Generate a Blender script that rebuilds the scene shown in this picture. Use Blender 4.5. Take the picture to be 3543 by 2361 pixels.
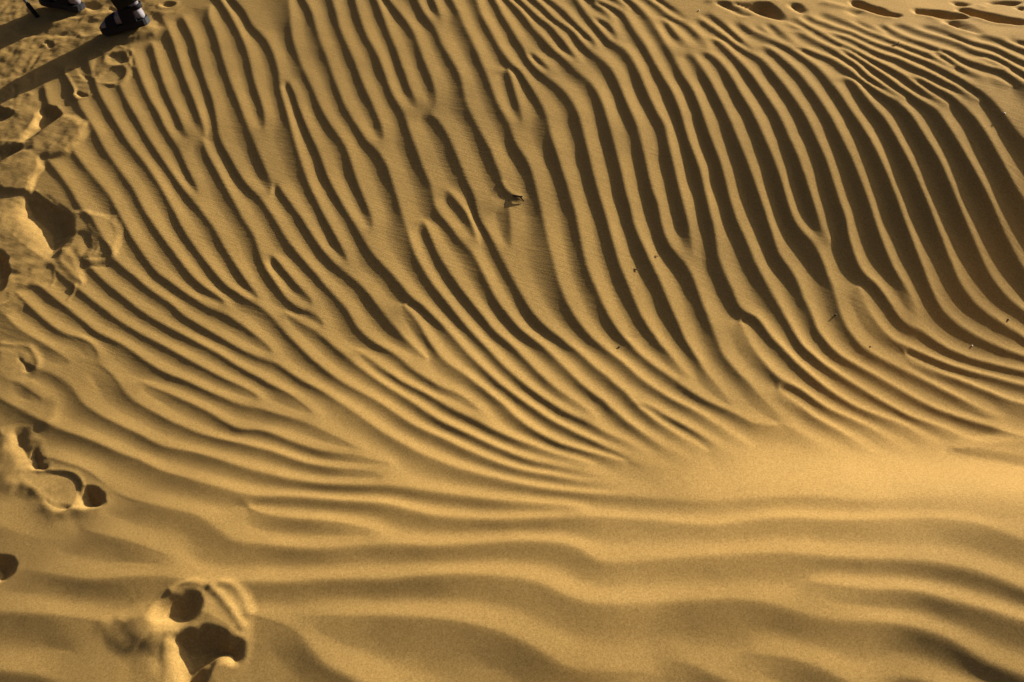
import bpy, bmesh, math, random
import numpy as np
from mathutils import Vector, Matrix

# ------------------------------------------------------------------ clear
for o in list(bpy.data.objects):
    bpy.data.objects.remove(o)
scene = bpy.context.scene
COL = scene.collection
R = math.radians
rng = np.random.RandomState(7)

# ------------------------------------------------------------------ camera
W0, H0 = 3543.0, 2361.0            # size of the photograph
CAM_H, TILT, LENS = 1.90, 51.1, 35.0
cam_d = bpy.data.cameras.new("camera")
cam_d.lens = LENS
cam_d.sensor_width = 36.0
cam_d.clip_start = 0.05
cam_d.clip_end = 20000
cam_d.dof.use_dof = True
cam_d.dof.focus_distance = 4.4
cam_d.dof.aperture_fstop = 9.0
cam = bpy.data.objects.new("camera", cam_d)
cam.location = (0, 0, CAM_H)
cam.rotation_euler = (R(TILT), 0, 0)
COL.objects.link(cam)
scene.camera = cam

# ------------------------------------------------------------------ sky, sun, exposure
SUN_EL, SUN_AZ = 20.0, 40.0        # azimuth from +x (right) towards +y (away)
sun_dir = Vector((math.cos(R(SUN_EL)) * math.cos(R(SUN_AZ)),
                  math.cos(R(SUN_EL)) * math.sin(R(SUN_AZ)), math.sin(R(SUN_EL))))
world = bpy.data.worlds.new("World")
scene.world = world
world.use_nodes = True
wn = world.node_tree
wn.nodes.clear()
sky = wn.nodes.new("ShaderNodeTexSky")
sky.sky_type = 'NISHITA'
sky.sun_disc = False
sky.sun_elevation = R(SUN_EL)
sky.sun_rotation = R(90 - SUN_AZ)
sky.air_density = 0.3
sky.dust_density = 6.0
sky.ozone_density = 1.5
bg = wn.nodes.new("ShaderNodeBackground")
bg.inputs["Strength"].default_value = 0.05
wo = wn.nodes.new("ShaderNodeOutputWorld")
wn.links.new(sky.outputs[0], bg.inputs[0])
wn.links.new(bg.outputs[0], wo.inputs[0])

sd = bpy.data.lights.new("sun", 'SUN')
sd.energy = 5.0
sd.angle = R(0.5)
sd.color = (1.0, 0.94, 0.80)
sun = bpy.data.objects.new("sun", sd)
sun.rotation_euler = sun_dir.to_track_quat('Z', 'Y').to_euler()
sun.location = (6, 6, 8)
COL.objects.link(sun)

scene.view_settings.view_transform = 'Standard'
scene.view_settings.look = 'None'
scene.view_settings.gamma = 1.0
scene.view_settings.use_curve_mapping = False
scene.view_settings.exposure = 0.87

# ------------------------------------------------------------------ materials
def mat(name, col, rough=0.6, spec=0.3):
    m = bpy.data.materials.new(name)
    m.use_nodes = True
    b = m.node_tree.nodes["Principled BSDF"]
    b.inputs["Base Color"].default_value = (*col, 1)
    b.inputs["Roughness"].default_value = rough
    b.inputs["Specular IOR Level"].default_value = spec
    return m

def noisy(name, c1, c2, scale, rough=0.7, spec=0.25, bump=0.3, bdist=0.001, detail=6):
    m = mat(name, c1, rough, spec)
    nt = m.node_tree
    N, L = nt.nodes, nt.links
    b = N["Principled BSDF"]
    tc = N.new("ShaderNodeTexCoord")
    no = N.new("ShaderNodeTexNoise")
    no.inputs["Scale"].default_value = scale
    no.inputs["Detail"].default_value = detail
    L.new(tc.outputs["Object"], no.inputs["Vector"])
    mx = N.new("ShaderNodeMix")
    mx.data_type = 'RGBA'
    mx.inputs["A"].default_value = (*c1, 1)
    mx.inputs["B"].default_value = (*c2, 1)
    L.new(no.outputs["Fac"], mx.inputs["Factor"])
    L.new(mx.outputs["Result"], b.inputs["Base Color"])
    bp = N.new("ShaderNodeBump")
    bp.inputs["Strength"].default_value = bump
    bp.inputs["Distance"].default_value = bdist
    L.new(no.outputs["Fac"], bp.inputs["Height"])
    L.new(bp.outputs["Normal"], b.inputs["Normal"])
    return m

def sand_material():
    m = bpy.data.materials.new("sand")
    m.use_nodes = True
    nt = m.node_tree
    N, L = nt.nodes, nt.links
    b = N["Principled BSDF"]
    b.inputs["Roughness"].default_value = 0.95
    b.inputs["Specular IOR Level"].default_value = 0.08
    tc = N.new("ShaderNodeTexCoord")

    def noise(scale, detail=2.0, rough=0.5, vec=None):
        n = N.new("ShaderNodeTexNoise")
        n.inputs["Scale"].default_value = scale
        n.inputs["Detail"].default_value = detail
        n.inputs["Roughness"].default_value = rough
        L.new(vec if vec else tc.outputs["Object"], n.inputs["Vector"])
        return n

    def math_(op, a, c=None):
        n = N.new("ShaderNodeMath")
        n.operation = op
        for i, v in enumerate((a, c)):
            if v is None:
                continue
            if isinstance(v, (int, float)):
                n.inputs[i].default_value = v
            else:
                L.new(v, n.inputs[i])
        return n.outputs[0]

    def ramp(inp, stops):
        r = N.new("ShaderNodeValToRGB")
        e = r.color_ramp.elements
        while len(e) < len(stops):
            e.new(0.5)
        for k, (p, c) in enumerate(stops):
            e[k].position = p
            e[k].color = (*c, 1)
        L.new(inp, r.inputs[0])
        return r.outputs[0]

    grain = noise(420.0, 2.0, 0.65)
    grit = noise(160.0, 3.0, 0.6)
    patch = noise(2.3, 4.0, 0.55)
    g = math_('ADD', math_('MULTIPLY', grain.outputs["Fac"], 0.65), math_('MULTIPLY', grit.outputs["Fac"], 0.35))
    c1 = ramp(g, [(0.28, (0.225, 0.125, 0.034)), (0.5, (0.41, 0.250, 0.074)), (0.74, (0.62, 0.40, 0.145))])
    c2 = ramp(patch.outputs["Fac"], [(0.3, (0.93, 0.93, 0.95)), (0.7, (1.05, 1.03, 1.0))])
    mx = N.new("ShaderNodeMix")
    mx.data_type = 'RGBA'
    mx.blend_type = 'MULTIPLY'
    mx.inputs["Factor"].default_value = 1.0
    L.new(c1, mx.inputs["A"])
    L.new(c2, mx.inputs["B"])
    L.new(mx.outputs["Result"], b.inputs["Base Color"])
    # fine wind striations and grain as relief
    vr = N.new("ShaderNodeVectorRotate")
    vr.rotation_type = 'Z_AXIS'
    vr.inputs["Angle"].default_value = R(30)
    L.new(tc.outputs["Object"], vr.inputs["Vector"])
    mp = N.new("ShaderNodeMapping")
    mp.inputs["Scale"].default_value = (13.0, 85.0, 10.0)
    L.new(vr.outputs[0], mp.inputs["Vector"])
    stri = noise(1.0, 3.0, 0.55, mp.outputs[0])
    sp = N.new("ShaderNodeSeparateXYZ")
    L.new(tc.outputs["Object"], sp.inputs[0])
    mr = N.new("ShaderNodeMapRange")
    mr.inputs["From Min"].default_value = 1.95
    mr.inputs["From Max"].default_value = 2.7
    L.new(sp.outputs["Y"], mr.inputs["Value"])
    h = math_('ADD', math_('MULTIPLY', math_('MULTIPLY', stri.outputs["Fac"], mr.outputs[0]), 0.0010),
              math_('MULTIPLY', g, 0.00040))
    bp = N.new("ShaderNodeBump")
    bp.inputs["Strength"].default_value = 0.8
    bp.inputs["Distance"].default_value = 1.0
    L.new(h, bp.inputs["Height"])
    L.new(bp.outputs["Normal"], b.inputs["Normal"])
    return m

SAND = sand_material()

# ------------------------------------------------------------------ reading positions off the photograph
th = R(TILT)
CT, ST = math.cos(th), math.sin(th)
K = 36.0 / LENS / W0

def ray(px, py):
    xc = (px - W0 / 2) * K
    yc = (H0 / 2 - py) * K
    return np.stack([xc, yc * CT + ST, yc * ST - CT], -1)

SX, SY = math.cos(R(SUN_AZ)), math.sin(R(SUN_AZ))

DS = 0.025

class Macro:
    """broad shape of the dune: slope towards the sun given at some places, integrated to a height"""
    def __init__(self):
        self.s = np.arange(-7, 9.01, DS)
        self.t = np.arange(-8, 8.01, DS)
        self.z = np.zeros((len(self.s), len(self.t)))
    def __call__(self, x, y):
        s = np.clip(x * SX + y * SY, -6.95, 8.9)
        t = np.clip(-x * SY + y * SX, -7.95, 7.9)
        a = (s + 7) / DS
        b = (t + 8) / DS
        i = a.astype(int); j = b.astype(int)
        a = a - i; b = b - j
        Z = self.z
        return (Z[i, j] * (1 - a) * (1 - b) + Z[i + 1, j] * a * (1 - b)
                + Z[i, j + 1] * (1 - a) * b + Z[i + 1, j + 1] * a * b)
    def hit(self, px, py):
        px = np.asarray(px, float); py = np.asarray(py, float)
        d = ray(px, py)
        t = -CAM_H / d[..., 2]
        for _ in range(60):
            z = self(d[..., 0] * t, d[..., 1] * t)
            t = t + 0.6 * ((z - CAM_H) / d[..., 2] - t)
        return d[..., 0] * t, d[..., 1] * t

def shepard(pts, vals, X, Y, width, prior, w0):
    num = np.full(X.shape, prior * w0)
    den = np.full(X.shape, w0)
    for (x, y), v in zip(pts, vals):
        sg = width * max(y, 1.2)
        w = np.exp(-((X - x) ** 2 + (Y - y) ** 2) / (2 * sg ** 2))
        num += w * v
        den += w
    return num / den

SLOPE = [  # pixel, pixel, slope towards the sun
    (3000, 1660, -.44), (2600, 1660, -.20), (3500, 1660, -.34), (2150, 1660, -.01), (1800, 1600, .03), (3150, 1640, -.38), (3350, 1640, -.36), (2800, 1640, -.30),
    (1800, 2330, .13), (200, 2300, .18), (3450, 2300, .19), (1000, 2300, .15), (2700, 2300, .14),
    (1800, 1900, .06), (900, 1900, .10), (2700, 1850, .03), (3450, 1950, .11), (100, 1900, .15),
    (2700, 2080, .11), (1300, 2080, .11), (3400, 1780, .02), (3000, 1800, .04), (3200, 1760, .0), (2800, 1760, .0), (2300, 1720, -.02), (1400, 1700, .03),
    (200, 1300, .17), (900, 1300, .14), (1500, 1350, .06), (2100, 1380, .08), (2600, 1400, .12), (2300, 1500, .07), (2900, 1480, .06), (3250, 1450, .08), (3500, 1480, .07),
    (3100, 1380, .09), (3500, 1350, .10), (3100, 1250, .10), (2700, 1250, .09), (500, 1600, .12), (1100, 1550, .07),
    (200, 800, .185), (800, 850, .19), (1400, 900, .19), (2000, 950, .17), (2500, 1000, .18),
    (3000, 1080, .165), (3500, 1130, .175), (2800, 850, .26), (3250, 900, .30), (3500, 900, .31), (2250, 800, .23),
    (500, 350, .205), (1100, 350, .21), (1700, 400, .215), (2200, 600, .23), (2700, 650, .28), (3100, 650, .315), (3400, 650, .33),
    (3500, 480, .30), (3000, 420, .25), (2600, 350, .22), (2400, 250, .19), (3300, 380, .24), (2500, 800, .25),
    (1200, 30, .22), (1900, 30, .19), (300, 120, .22), (2500, 40, .10), (3000, 180, .12), (3300, 60, -.02), (3500, 230, .12), (2900, 60, .04),
]
macro = Macro()
SSg, TTg = np.meshgrid(macro.s, macro.t, indexing='ij')
GX = SSg * SX - TTg * SY
GY = SSg * SY + TTg * SX
for _it in range(4):
    hx, hy = macro.hit([p[0] for p in SLOPE], [p[1] for p in SLOPE])
    g = shepard(list(zip(hx, hy)), [p[2] for p in SLOPE], GX, GY, 0.062, 0.10, 0.002)
    zc = np.cumsum(g, axis=0) * DS
    s0 = 2.35 * SY
    i0 = int((s0 + 7) / DS)
    zc = zc - zc[i0:i0 + 1, :]
    macro.z = zc
hit = macro.hit

# crops in which the lines were traced: origin and scale
CR = dict(A=(0, 0, .5102), B=(1171, 0, .5102), C=(2343, 0, .5102), D=(0, 780, .5102), F=(2343, 780, .5102),
          G=(0, 1561, .5102), H=(1171, 1561, .5102), I=(2343, 1561, .5102),
          Z1=(1700, 0, .29787), Z2=(2300, 0, .29787), Z3=(2843, 0, .29787), Z4=(2300, 400, .29787), Z5=(2843, 400, .29787),
          Q1=(2843, 0, .14875), Q2=(3193, 0, .14875), Q3=(2843, 180, .14875), Q4=(3193, 180, .14875),
          M1=(1100, 700, .34057), M2=(1800, 700, .34057), M3=(2743, 750, .34057), M4=(1100, 1150, .34057),
          M5=(1800, 1150, .34057), M6=(2743, 1200, .34057),
          N1=(0, 900, .34057), N2=(500, 1000, .34057), N3=(0, 1350, .34057), N4=(600, 1430, .34057),
          P=(0, 0, 1.0), T=(0, 0, .26349))

def parse(txt):
    out, cur = [], None
    for tok in txt.split():
        if tok in CR:
            cur = CR[tok]
        else:
            a, b = tok.split(',')
            out.append((cur[0] + float(a) * cur[2], cur[1] + float(b) * cur[2]))
    return np.array(out)

CRESTS = """
A 300,560 305,640 330,710 390,850 440,930 480,1000 550,1100 650,1220 740,1320 790,1420 D 850,0 880,60 940,150 1000,240 1070,330 N1 1680,180 1780,260 1900,340 2020,420 2130,490 N2 830,255 920,320 1010,380 1090,440 1170,500 1250,570 1330,660
A 415,430 439,454 465,516 496,594 516,671 542,723 573,775 640,870 700,1000 830,1180 910,1290 960,1400 D 1045,0 1110,90 1170,170 1230,250 1290,330 1350,390 1420,440 1490,480 1545,540
A 578,351 594,392 609,439 620,491 635,542 656,594 687,661 723,723 759,785 820,890 880,980 940,1050 1000,1130 1060,1220 1120,1320 1180,1430 D 1225,0 1280,90 1340,170 1400,250 1470,340 1550,430 N2 900,0 960,50 1020,100 1100,130 1170,170 1240,230 1310,300 1370,370 1430,440 1500,510 1590,600 1680,690 1780,770 1890,860 2000,940 2110,1000 2230,1060 M4 480,630 590,680 700,750 800,820 900,890 1000,950 1110,1000 1230,1050 1350,1110 1480,1180 1600,1230 1740,1290 1880,1340 2000,1380 2150,1410 2349,1440 M5 500,1480 800,1520 1100,1545
A 744,361 764,439 805,558 821,599 847,656 878,718 914,775 960,860 1020,960 1080,1050 1150,1150 1220,1250 1290,1340 1360,1420 1400,1480 D 1445,0 1490,90 1540,180 1600,270 1650,350 1700,420 1750,480 1775,500
A 873,300 893,361 909,413 940,496 966,558 991,620 1028,692 1079,775 1120,870 1170,950 1210,1000 1240,1080 1290,1180 1320,1250 1352,1305
A 1028,279 1043,341 1064,429 1084,491 1115,583 1152,671 1213,790 1240,870 1275,945
A 1060,40 1080,85 1095,120 1136,181 1162,248 1183,320 1213,413 1250,520 1290,620 1330,720 1360,810 1395,905
A 1375,945 1395,1020 1440,1100 1490,1190 1540,1280 1590,1370 1640,1470 D 1680,0 1720,60 1745,130 1760,200 1790,270 1840,350 1890,420 N2 1430,80 1510,160 1590,205 1680,225 1760,270 1810,330 1845,395
A 1230,100 1250,130 1265,170 1285,210 1310,250 1325,320 1345,400 1370,480 1400,570 1440,680 1455,760 1470,850 1485,930 1500,970 1560,1070 1620,1180 1680,1260 1760,1330 1830,1430 D 1890,0 1950,100 2020,190 M1 0,750 60,830 140,910 210,990 280,1060 330,1130 360,1210 400,1270 460,1330 530,1390 600,1440 700,1490 800,1550 M4 870,290 930,350 1000,400 1080,450 1170,500 1250,550 1330,580 1400,600 1470,640 1550,700 1640,770 1720,830
A 1430,30 1405,65 1410,100 1440,170 1465,230 1485,310 1510,400 1540,490 1570,580 1610,670 1650,780 1690,880 1730,980 1770,1080 1810,1170 1835,1250 1840,1300
A 1870,1235 1930,1320 1990,1400 2040,1470 M1 0,420 60,500 140,590 220,670 300,720 380,790 460,860 530,950 590,1030 650,1110 720,1200 790,1280 870,1370 950,1450 M4 1020,190 1070,230 1110,250
A 1500,0 1515,30 1540,60 1570,110 1600,170 1630,230 1660,300 1690,400 1710,500 1730,580 1760,660 1785,740 1795,820 1795,880
A 1600,10 1650,60 1680,110 1700,170 1760,220 1810,270 1840,330 1870,410 1890,490 1895,570 1910,650 1940,740 1970,850 2000,960 2030,1060 2060,1150 2100,1260 M1 10,20 60,130 120,240 180,350 240,460 290,560 320,610
A 1960,10 1970,130 1975,215 1985,280 2010,350 2040,430 2080,520 2120,600 2150,680 2200,780 2250,860 B 15,940 50,990 80,1080 100,1150 130,1240 170,1340 M1 530,100 550,200 560,290
A 1945,540 1990,620 2020,720 2060,820 2110,930 2160,1030 2190,1120 2220,1200 2270,1290 M1 240,0 310,120 380,230 440,340 510,460 580,550 660,630 740,710 820,810 890,890 930,960 980,990 1050,1040 1120,1110 1200,1180 1280,1260 1340,1330 M4 1400,70 1470,150 1550,240 1640,320 1720,400 1850,520 1950,590 2050,670 2175,750 2300,840 M5 360,910 490,970 620,1040 740,1090 860,1150 980,1200 1100,1255 1300,1305 1500,1345
A 2070,0 2110,60 2140,170 2170,280 2210,370 2250,490 B 5,620 40,710 90,800 150,890 190,960 250,1000 290,1050 330,1120 360,1220 390,1310 M1 820,0 850,110 890,230 930,360 970,480 1020,590 1080,700 1140,800 1220,900 1300,1000 1380,1100 1460,1200 1540,1290 M4 1660,90 1740,170 1810,250 1880,330 1960,400 2060,490 2180,580 2300,670 M5 330,720 430,790 560,850 700,910 820,980 920,1030 1060,1080 1180,1150 1300,1210
A 2255,0 2280,80 B 5,180 40,260 70,330 110,420 140,500 170,580 210,660 250,750 290,850 305,920 305,960
B 115,0 135,80 160,160 190,240 230,310 270,380 300,460 330,540 355,620 390,680 430,740 455,800 480,880 510,960 540,1040 570,1130 600,1190 630,1260 640,1340 M1 1200,70 1260,140 1330,210 1390,300 1450,390 1530,460 1590,540 1630,620 1680,720 1740,840 1800,960 1850,1040 1920,1120 2000,1220 M2 0,1280 90,1350 180,1410 260,1480 M5 350,250 430,330 520,420 600,500 700,580 800,650 900,730 1000,830 1090,900 1190,970 1300,1050 1420,1130 1550,1200 1680,1260 1800,1310
B 265,0 290,70 320,150 350,240 390,330 420,420 450,500 480,590 510,650 530,700 530,740
B 600,740 640,780 690,820 730,890 770,970 810,1070 850,1170 890,1260 920,1330 M1 1610,100 1640,180 1700,260 1760,350 1850,530 1950,720 2040,880 2130,1040 2200,1140 M2 230,1230 300,1290 400,1360 500,1440 M5 580,180 680,270 780,370 880,440 980,530 1080,610 1150,690 1260,800 1380,890 1500,960 1620,1040 1740,1100 1860,1170 2000,1240
B 360,20 400,70 440,110 490,180 520,240 545,310 575,400 610,480 640,560 660,640 665,690 650,720
B 540,0 570,70 610,130 660,190 680,240 700,300 740,360 790,440 830,520 845,600 860,680 900,770 950,860 990,940 1040,1030 1060,1100 1100,1180 1110,1250 1160,1310 1240,1335
B 655,20 680,80 705,140
B 770,0 800,50 830,120 860,190 900,260 935,340 960,400 990,470 1020,540 1050,620 1080,700 1120,770 1160,840 1180,910 1200,980 1250,1040 1290,1110 1320,1190 1340,1270 1360,1350 M2 205,20 230,150 250,250 270,350 300,470 330,570 360,700 380,790 420,880 460,980 510,1080 580,1190 660,1290 740,1380 830,1450 M5 960,230 1060,310 1160,410 1260,490 1380,570 1500,640 1620,710 1740,760 1860,830 1980,910 2100,980 2220,1060 2349,1140
B 940,10 960,80 1000,150 Z1 0,370 60,490 130,590 190,680 240,750 290,780 340,830 390,900 440,980 490,1060 550,1150 600,1240 640,1330 660,1420 690,1568 B 1530,1190 1560,1280 M2 530,0 560,90 580,190 600,300 620,400 640,510 670,620 700,710 740,800 780,890 820,980 870,1090 930,1200 1000,1300 1090,1400 1190,1490 M5 1100,90 1180,180 1270,260 1360,330 1450,390 1550,460 1660,540 1780,620 1900,690 2020,740 2130,790 2240,840 2349,920 M6 0,790 100,860 200,920 330,1000 450,1060
Z1 190,770 230,900 270,1050 310,1180 340,1300 370,1430
B 1065,0 1100,50 Z1 90,120 150,190 200,270 260,370 300,450 340,500 380,560 410,640 460,710 520,790 590,850 670,910 750,960 830,1030 890,1100 950,1190 1000,1290 1030,1380 1080,1568 B 1740,1220 1770,1320 M2 830,0 870,130 900,240 930,360 960,460 990,570 1030,680 1080,790 1120,890 1160,990 1220,1110 1280,1230 1360,1330 1450,1440 M5 1340,20 1400,80 1470,150 1540,240 1620,330 1690,400 1750,440
Z1 430,580 500,620 560,680 620,740 680,800 710,830
Z1 230,10 300,70 360,140 410,200 450,260 490,320 530,370 580,400 630,470 680,530 750,590 830,650 900,720 960,790 1030,850 1120,910 1180,980 1230,1060 1270,1140 1310,1240 1340,1360 1380,1480 B 1920,1160 1940,1260 1960,1340 M2 1110,0 1130,100 1160,230 1210,350 1260,460 1310,570 1360,670 1410,770 1450,860 1490,950 1530,1060 1580,1160 1640,1280 M5 1650,10 1700,100 1760,190 1820,280 1880,380 1940,450 2020,540 2110,640 2190,720 2260,790
Z1 350,10 430,90 500,150 560,210 640,250 700,290 750,370 810,440 870,510 930,590 990,660 1030,700
Z1 530,10 600,60 650,120 700,180 750,230 820,270 880,300 940,340 990,400 1040,470 1090,530 1140,580 1210,630 1290,680 1350,730 1400,800 1450,890 1490,980 1530,1070 1570,1180 1620,1290 1670,1390 1710,1490 B 2130,1290 M2 1400,0 1420,120 1440,220 1470,330 1510,420 1570,500 1640,570 1700,640 1750,730 1790,840 1830,950 1870,1060 1920,1170 1960,1280 2000,1390 M5 1980,10 2010,90 2040,170 2070,230 2140,310 2210,390 2290,470 F 440,1010 510,1080 570,1150 640,1220 730,1300 830,1370
Z1 720,20 780,70 840,100 890,170 950,240 1020,310 1100,380 1170,430 1220,490 1240,560
Z1 1030,30 1080,110 1100,150 1150,210 1210,270 1270,350 1330,420 1400,480 1460,510 1520,530 1570,580 1630,660 1680,750 1720,840 1760,930 1800,1040 1850,1140 1900,1240 1950,1350 Z4 0,60 40,280 90,500 150,750 210,1000 M2 1690,130 1720,260 1740,380 1760,490 1765,520
Z1 1190,180 1270,220 1350,260 1410,300 1440,360 1470,420 1490,460
Z1 1200,20 1280,60 1330,120 1390,190 1425,230
Z1 1260,10 1360,50 1450,90 1530,140 1590,190 1610,260 1660,340 1720,410 1780,500 1830,590 1880,680 1930,780 1980,860 Z2 60,1000 110,1100 150,1200 200,1343 Z4 240,150 300,330 370,500 430,700 500,1000 540,1200 M2 1950,150 1980,300 2000,420 2010,520 2030,600 2080,710 2130,820 2180,930 F 440,580 480,582 540,610 590,680 640,750 700,810 770,875 M6 0,110 100,200 200,290 310,380 420,460 530,530 650,600 770,650 890,690 1020,730 1150,770 1270,840 1380,910 1500,980
Z1 1500,10 1560,60 1590,90
Z1 1640,20 1720,70 1770,120 1830,190 1880,260 1920,330 1980,420 2030,510 2090,600 2140,690 2190,800 2240,890 Z2 300,980 340,1060 380,1150 420,1250 450,1343 Z4 540,270 640,500 690,700 770,1000 840,1220 F 470,90 530,240 600,370 690,530 M3 0,1130 50,1220 110,1310 190,1390 M6 150,10 240,100 340,180 450,250 570,330 690,400 810,480 930,550 1060,620 1190,690 1320,730 1450,770 1590,820 1720,870 1850,930 1930,960
Z1 1880,20 1950,60 2000,110 2060,180 2140,220 2230,250 2300,290 Z2 336,330 410,400 460,470 520,550
Z1 2000,210 2060,250 2100,330 2160,390 2230,460 2300,520 2340,570
Z1 2010,10 2100,70 2180,120 2250,180 2330,230
Z2 260,590 310,610 350,650 400,720 450,800 500,880 550,960 590,1050 640,1130 690,1230 745,1343 Z4 850,260 950,500 1030,720 1130,1000 1230,1290 F 690,190 M3 0,550 50,640 90,740 120,830 160,900 200,990 230,1080 280,1180 M6 400,10 490,80 610,150 740,220 870,290 1000,370 1120,440 1230,500 1340,560 1470,620 1610,670 1760,720 1900,760 2050,810 2180,860 2349,920
Z2 410,575 480,590 560,630 620,680 680,740 730,810 780,890 830,970 870,1050 930,1150 1000,1260 1045,1343 Z4 1160,250 1270,500 1350,730 1430,1000 1490,1180 M3 50,80 110,150 180,220 240,300 290,400 330,500 370,600 410,690 430,770 460,860 470,940 510,1010 540,1090 580,1160 630,1230 M6 720,10 840,80 960,140 1090,210 1220,270 1350,330 1480,400 1600,460 1730,520 1860,590 1990,640 2110,680
Z2 550,425 630,460 690,510 750,570 810,630 870,700 930,760 990,830 1050,900 1110,990 1170,1080 1230,1170 1290,1260 1345,1343 Z4 1450,250 1560,500 1650,760 1730,1000 1790,1180 1860,1350 1920,1430
Z2 380,190 470,240 540,300 620,340 700,400 760,450 830,510 900,550 990,600 1080,640 1110,650 1170,700 1230,780 1290,850 1350,920 1420,1000 1470,1080 1530,1160 1590,1250 1645,1343 Z4 1750,220 1880,500 1960,750 2040,1000 2110,1180 M3 555,90 575,200 610,310 650,420 690,520 740,590 800,630 850,670 900,730 950,800 1000,880 1050,970 1100,1040 1170,1100 1250,1130 1310,1140 1390,1210 1480,1270 1580,1330 M6 1580,10 1720,70 1860,120 2020,160 2180,200 2349,240
Z2 490,110 560,170 640,230 720,290 800,360 870,430 940,490 1010,540 1070,590
Z2 1160,510 1220,550 1290,590 1360,650 1440,720 1520,790 1590,860 1640,920 1690,1000 1760,1070 1800,1140 1870,1240 1935,1343 Z5 240,260 360,500 460,740 560,1000 M3 830,0 870,100 910,220 950,330 1000,440 1040,530 1090,610 1150,690 1200,770 1240,850 1265,930 1290,1040
Z2 850,220 930,290 1010,340 1090,380 1180,420 1270,460 1350,490 1440,540 1540,590 1620,650 1700,700 1770,760 1840,820 Z3 60,880 120,960 170,1010 210,1060 270,1150 330,1240 390,1330 Z5 560,250 690,500 800,750 900,1000 M3 1130,0 1180,110 1220,220 1260,330 1300,430 1340,530 1370,630 1410,720 1450,810 1490,890 1550,970 1640,1050 1740,1120 1850,1190 1970,1250 2090,1310 2220,1360 2349,1400
Z3 270,870 330,885 400,940 450,1010 500,1080 550,1150 600,1210 660,1280 Z5 730,0 870,240 1010,500 1130,760 1240,1000 M3 1440,0 1480,110 1530,220 1570,340 1620,450 1660,560 1710,670 1770,760 1850,860 1940,940 2040,1010 2150,1090 2260,1150 2349,1210
Z2 1510,525 1620,550 1720,590 1800,620 1870,640 1950,660 2040,720 2120,770 2200,820 Z3 430,890 520,940 590,990 660,1040 740,1090 840,1140 930,1200 990,1260 Z5 1060,0 1210,240 1370,500 1490,760 1590,1000 M3 1750,0 1810,140 1870,270 1920,390 1970,500 2020,590 2080,680 2150,770 2230,850 2300,900 2349,940
Z2 1520,340 1600,370 1680,420 1770,470 1870,510 1960,560 2040,610 2120,660 2200,710 2280,760 Z3 500,840 580,890 660,940 740,990 820,1040 900,1080 980,1115
Z3 240,540 320,590 400,640 500,700 580,760 660,810 740,860 800,900 850,950 920,1000 1000,1050 1080,1100 1170,1160 1260,1210 1350,1275 Z5 1400,0 1560,250 1710,500 1850,750 1980,1000 M3 2090,0 2140,120 2200,240 2260,360 2310,450 2349,510
Z2 1190,240 1270,290 1350,350 1430,410 1500,470 1550,500
Z2 1080,260 1130,310 1180,350 1240,380
Z2 1420,250 1500,290 1600,340 1680,375
Z2 1490,170 1560,220 1640,280 1720,320 Q1 0,740 100,800 230,880 340,940 460,1000 600,1060 720,1110 850,1180 980,1260 1100,1320 1240,1380 1380,1450 Q3 1520,310 1650,370 1790,440 1900,500 1980,560 2080,640 2200,720 2353,830 Q4 100,900 200,970 300,1030 420,1090 530,1140 640,1190
Q3 2080,510 2150,540 2250,580 2353,620 Q4 100,680 220,750 330,820 430,870 530,900 620,950 720,1020 820,1110 920,1200 1010,1280 1080,1360 1150,1440 Z5 1790,0 1950,250 2090,500 2220,750 2349,960
Q1 230,715 340,770 460,820 560,835 660,860 760,910 870,970 980,1030 1100,1090 1220,1150 1360,1210 1500,1260 1620,1300 1750,1315 1860,1360 1980,1430 Q3 2220,340 2353,390 Q4 120,440 250,510 380,580 500,640 620,700 760,760 870,820 970,880 1060,940 1160,1000 1260,1040 1400,1080
Z2 1630,150 1720,200 1790,250 Q1 60,480 150,540 260,590 370,630 470,660 560,680 680,710 800,760 920,830 1040,890 1160,940 1280,990 1400,1030 1520,1060 1640,1090 1780,1130 1900,1180 2020,1240 2140,1290 2260,1340 Q4 0,150 120,190 240,250 360,320 500,400 630,460 760,530 880,590 990,660 1080,730 1180,800 1290,870 1400,930 1500,1000 1600,1080 1690,1170 1780,1280 1870,1390 Z5 2150,0 2240,140 2349,260
Q1 20,235 90,280 200,340 330,390 490,440 580,480 690,530 800,570 920,620 1030,670 1150,740 1270,780 1390,830 1520,870 1640,920 1760,970 1880,1000 2000,1050 2130,1100 2250,1150 Q2 0,1160 100,1220 220,1280 340,1340 460,1400 580,1460 Q4 600,260 740,310 840,340
Q2 340,1130 440,1220 540,1300 640,1360 Q4 640,150 760,230 870,320 1000,380 1130,430 1260,480 1390,520 1480,580 1570,650
Q4 1560,540 1640,550 1760,600 1870,650 1980,700 2080,730
Q1 780,410 900,470 1010,530 1120,580 1250,620 1380,680 1500,720
Q1 1390,500 1500,590 1620,660 1740,720 1860,790 1980,830 2100,880 2230,930 Q2 0,950 100,990 220,1050 350,1110 450,1130 560,1150 680,1200 800,1270 920,1330 1040,1380 1170,1420 1300,1450 Q4 1360,260 1500,300 1640,330 1780,350 1880,390 1980,450 2100,520 2230,590 2353,660
Q1 1700,480 1820,530 1950,560 2080,610 2210,670 Q2 0,720 200,790 400,840 600,900 800,960 950,1020 1080,1090 1220,1150 1380,1190 1520,1210 1640,1250 1780,1310 1900,1370 2010,1440 2120,1510 Q4 2353,420
Q4 1420,100 1540,160 1660,210 1780,260 1900,310 2010,340
Q2 0,530 100,560 250,600 400,640 520,690 640,750 780,810 900,860 1020,910 1150,960 1300,990 1450,1010 1600,1040 1740,1080 1860,1130 1960,1200 2080,1270 2200,1330 2353,1370
Q2 1300,720 1420,780 1540,830 1680,860 1800,880 1900,920 2000,980 2110,1040 2230,1080 2353,1110
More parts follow.
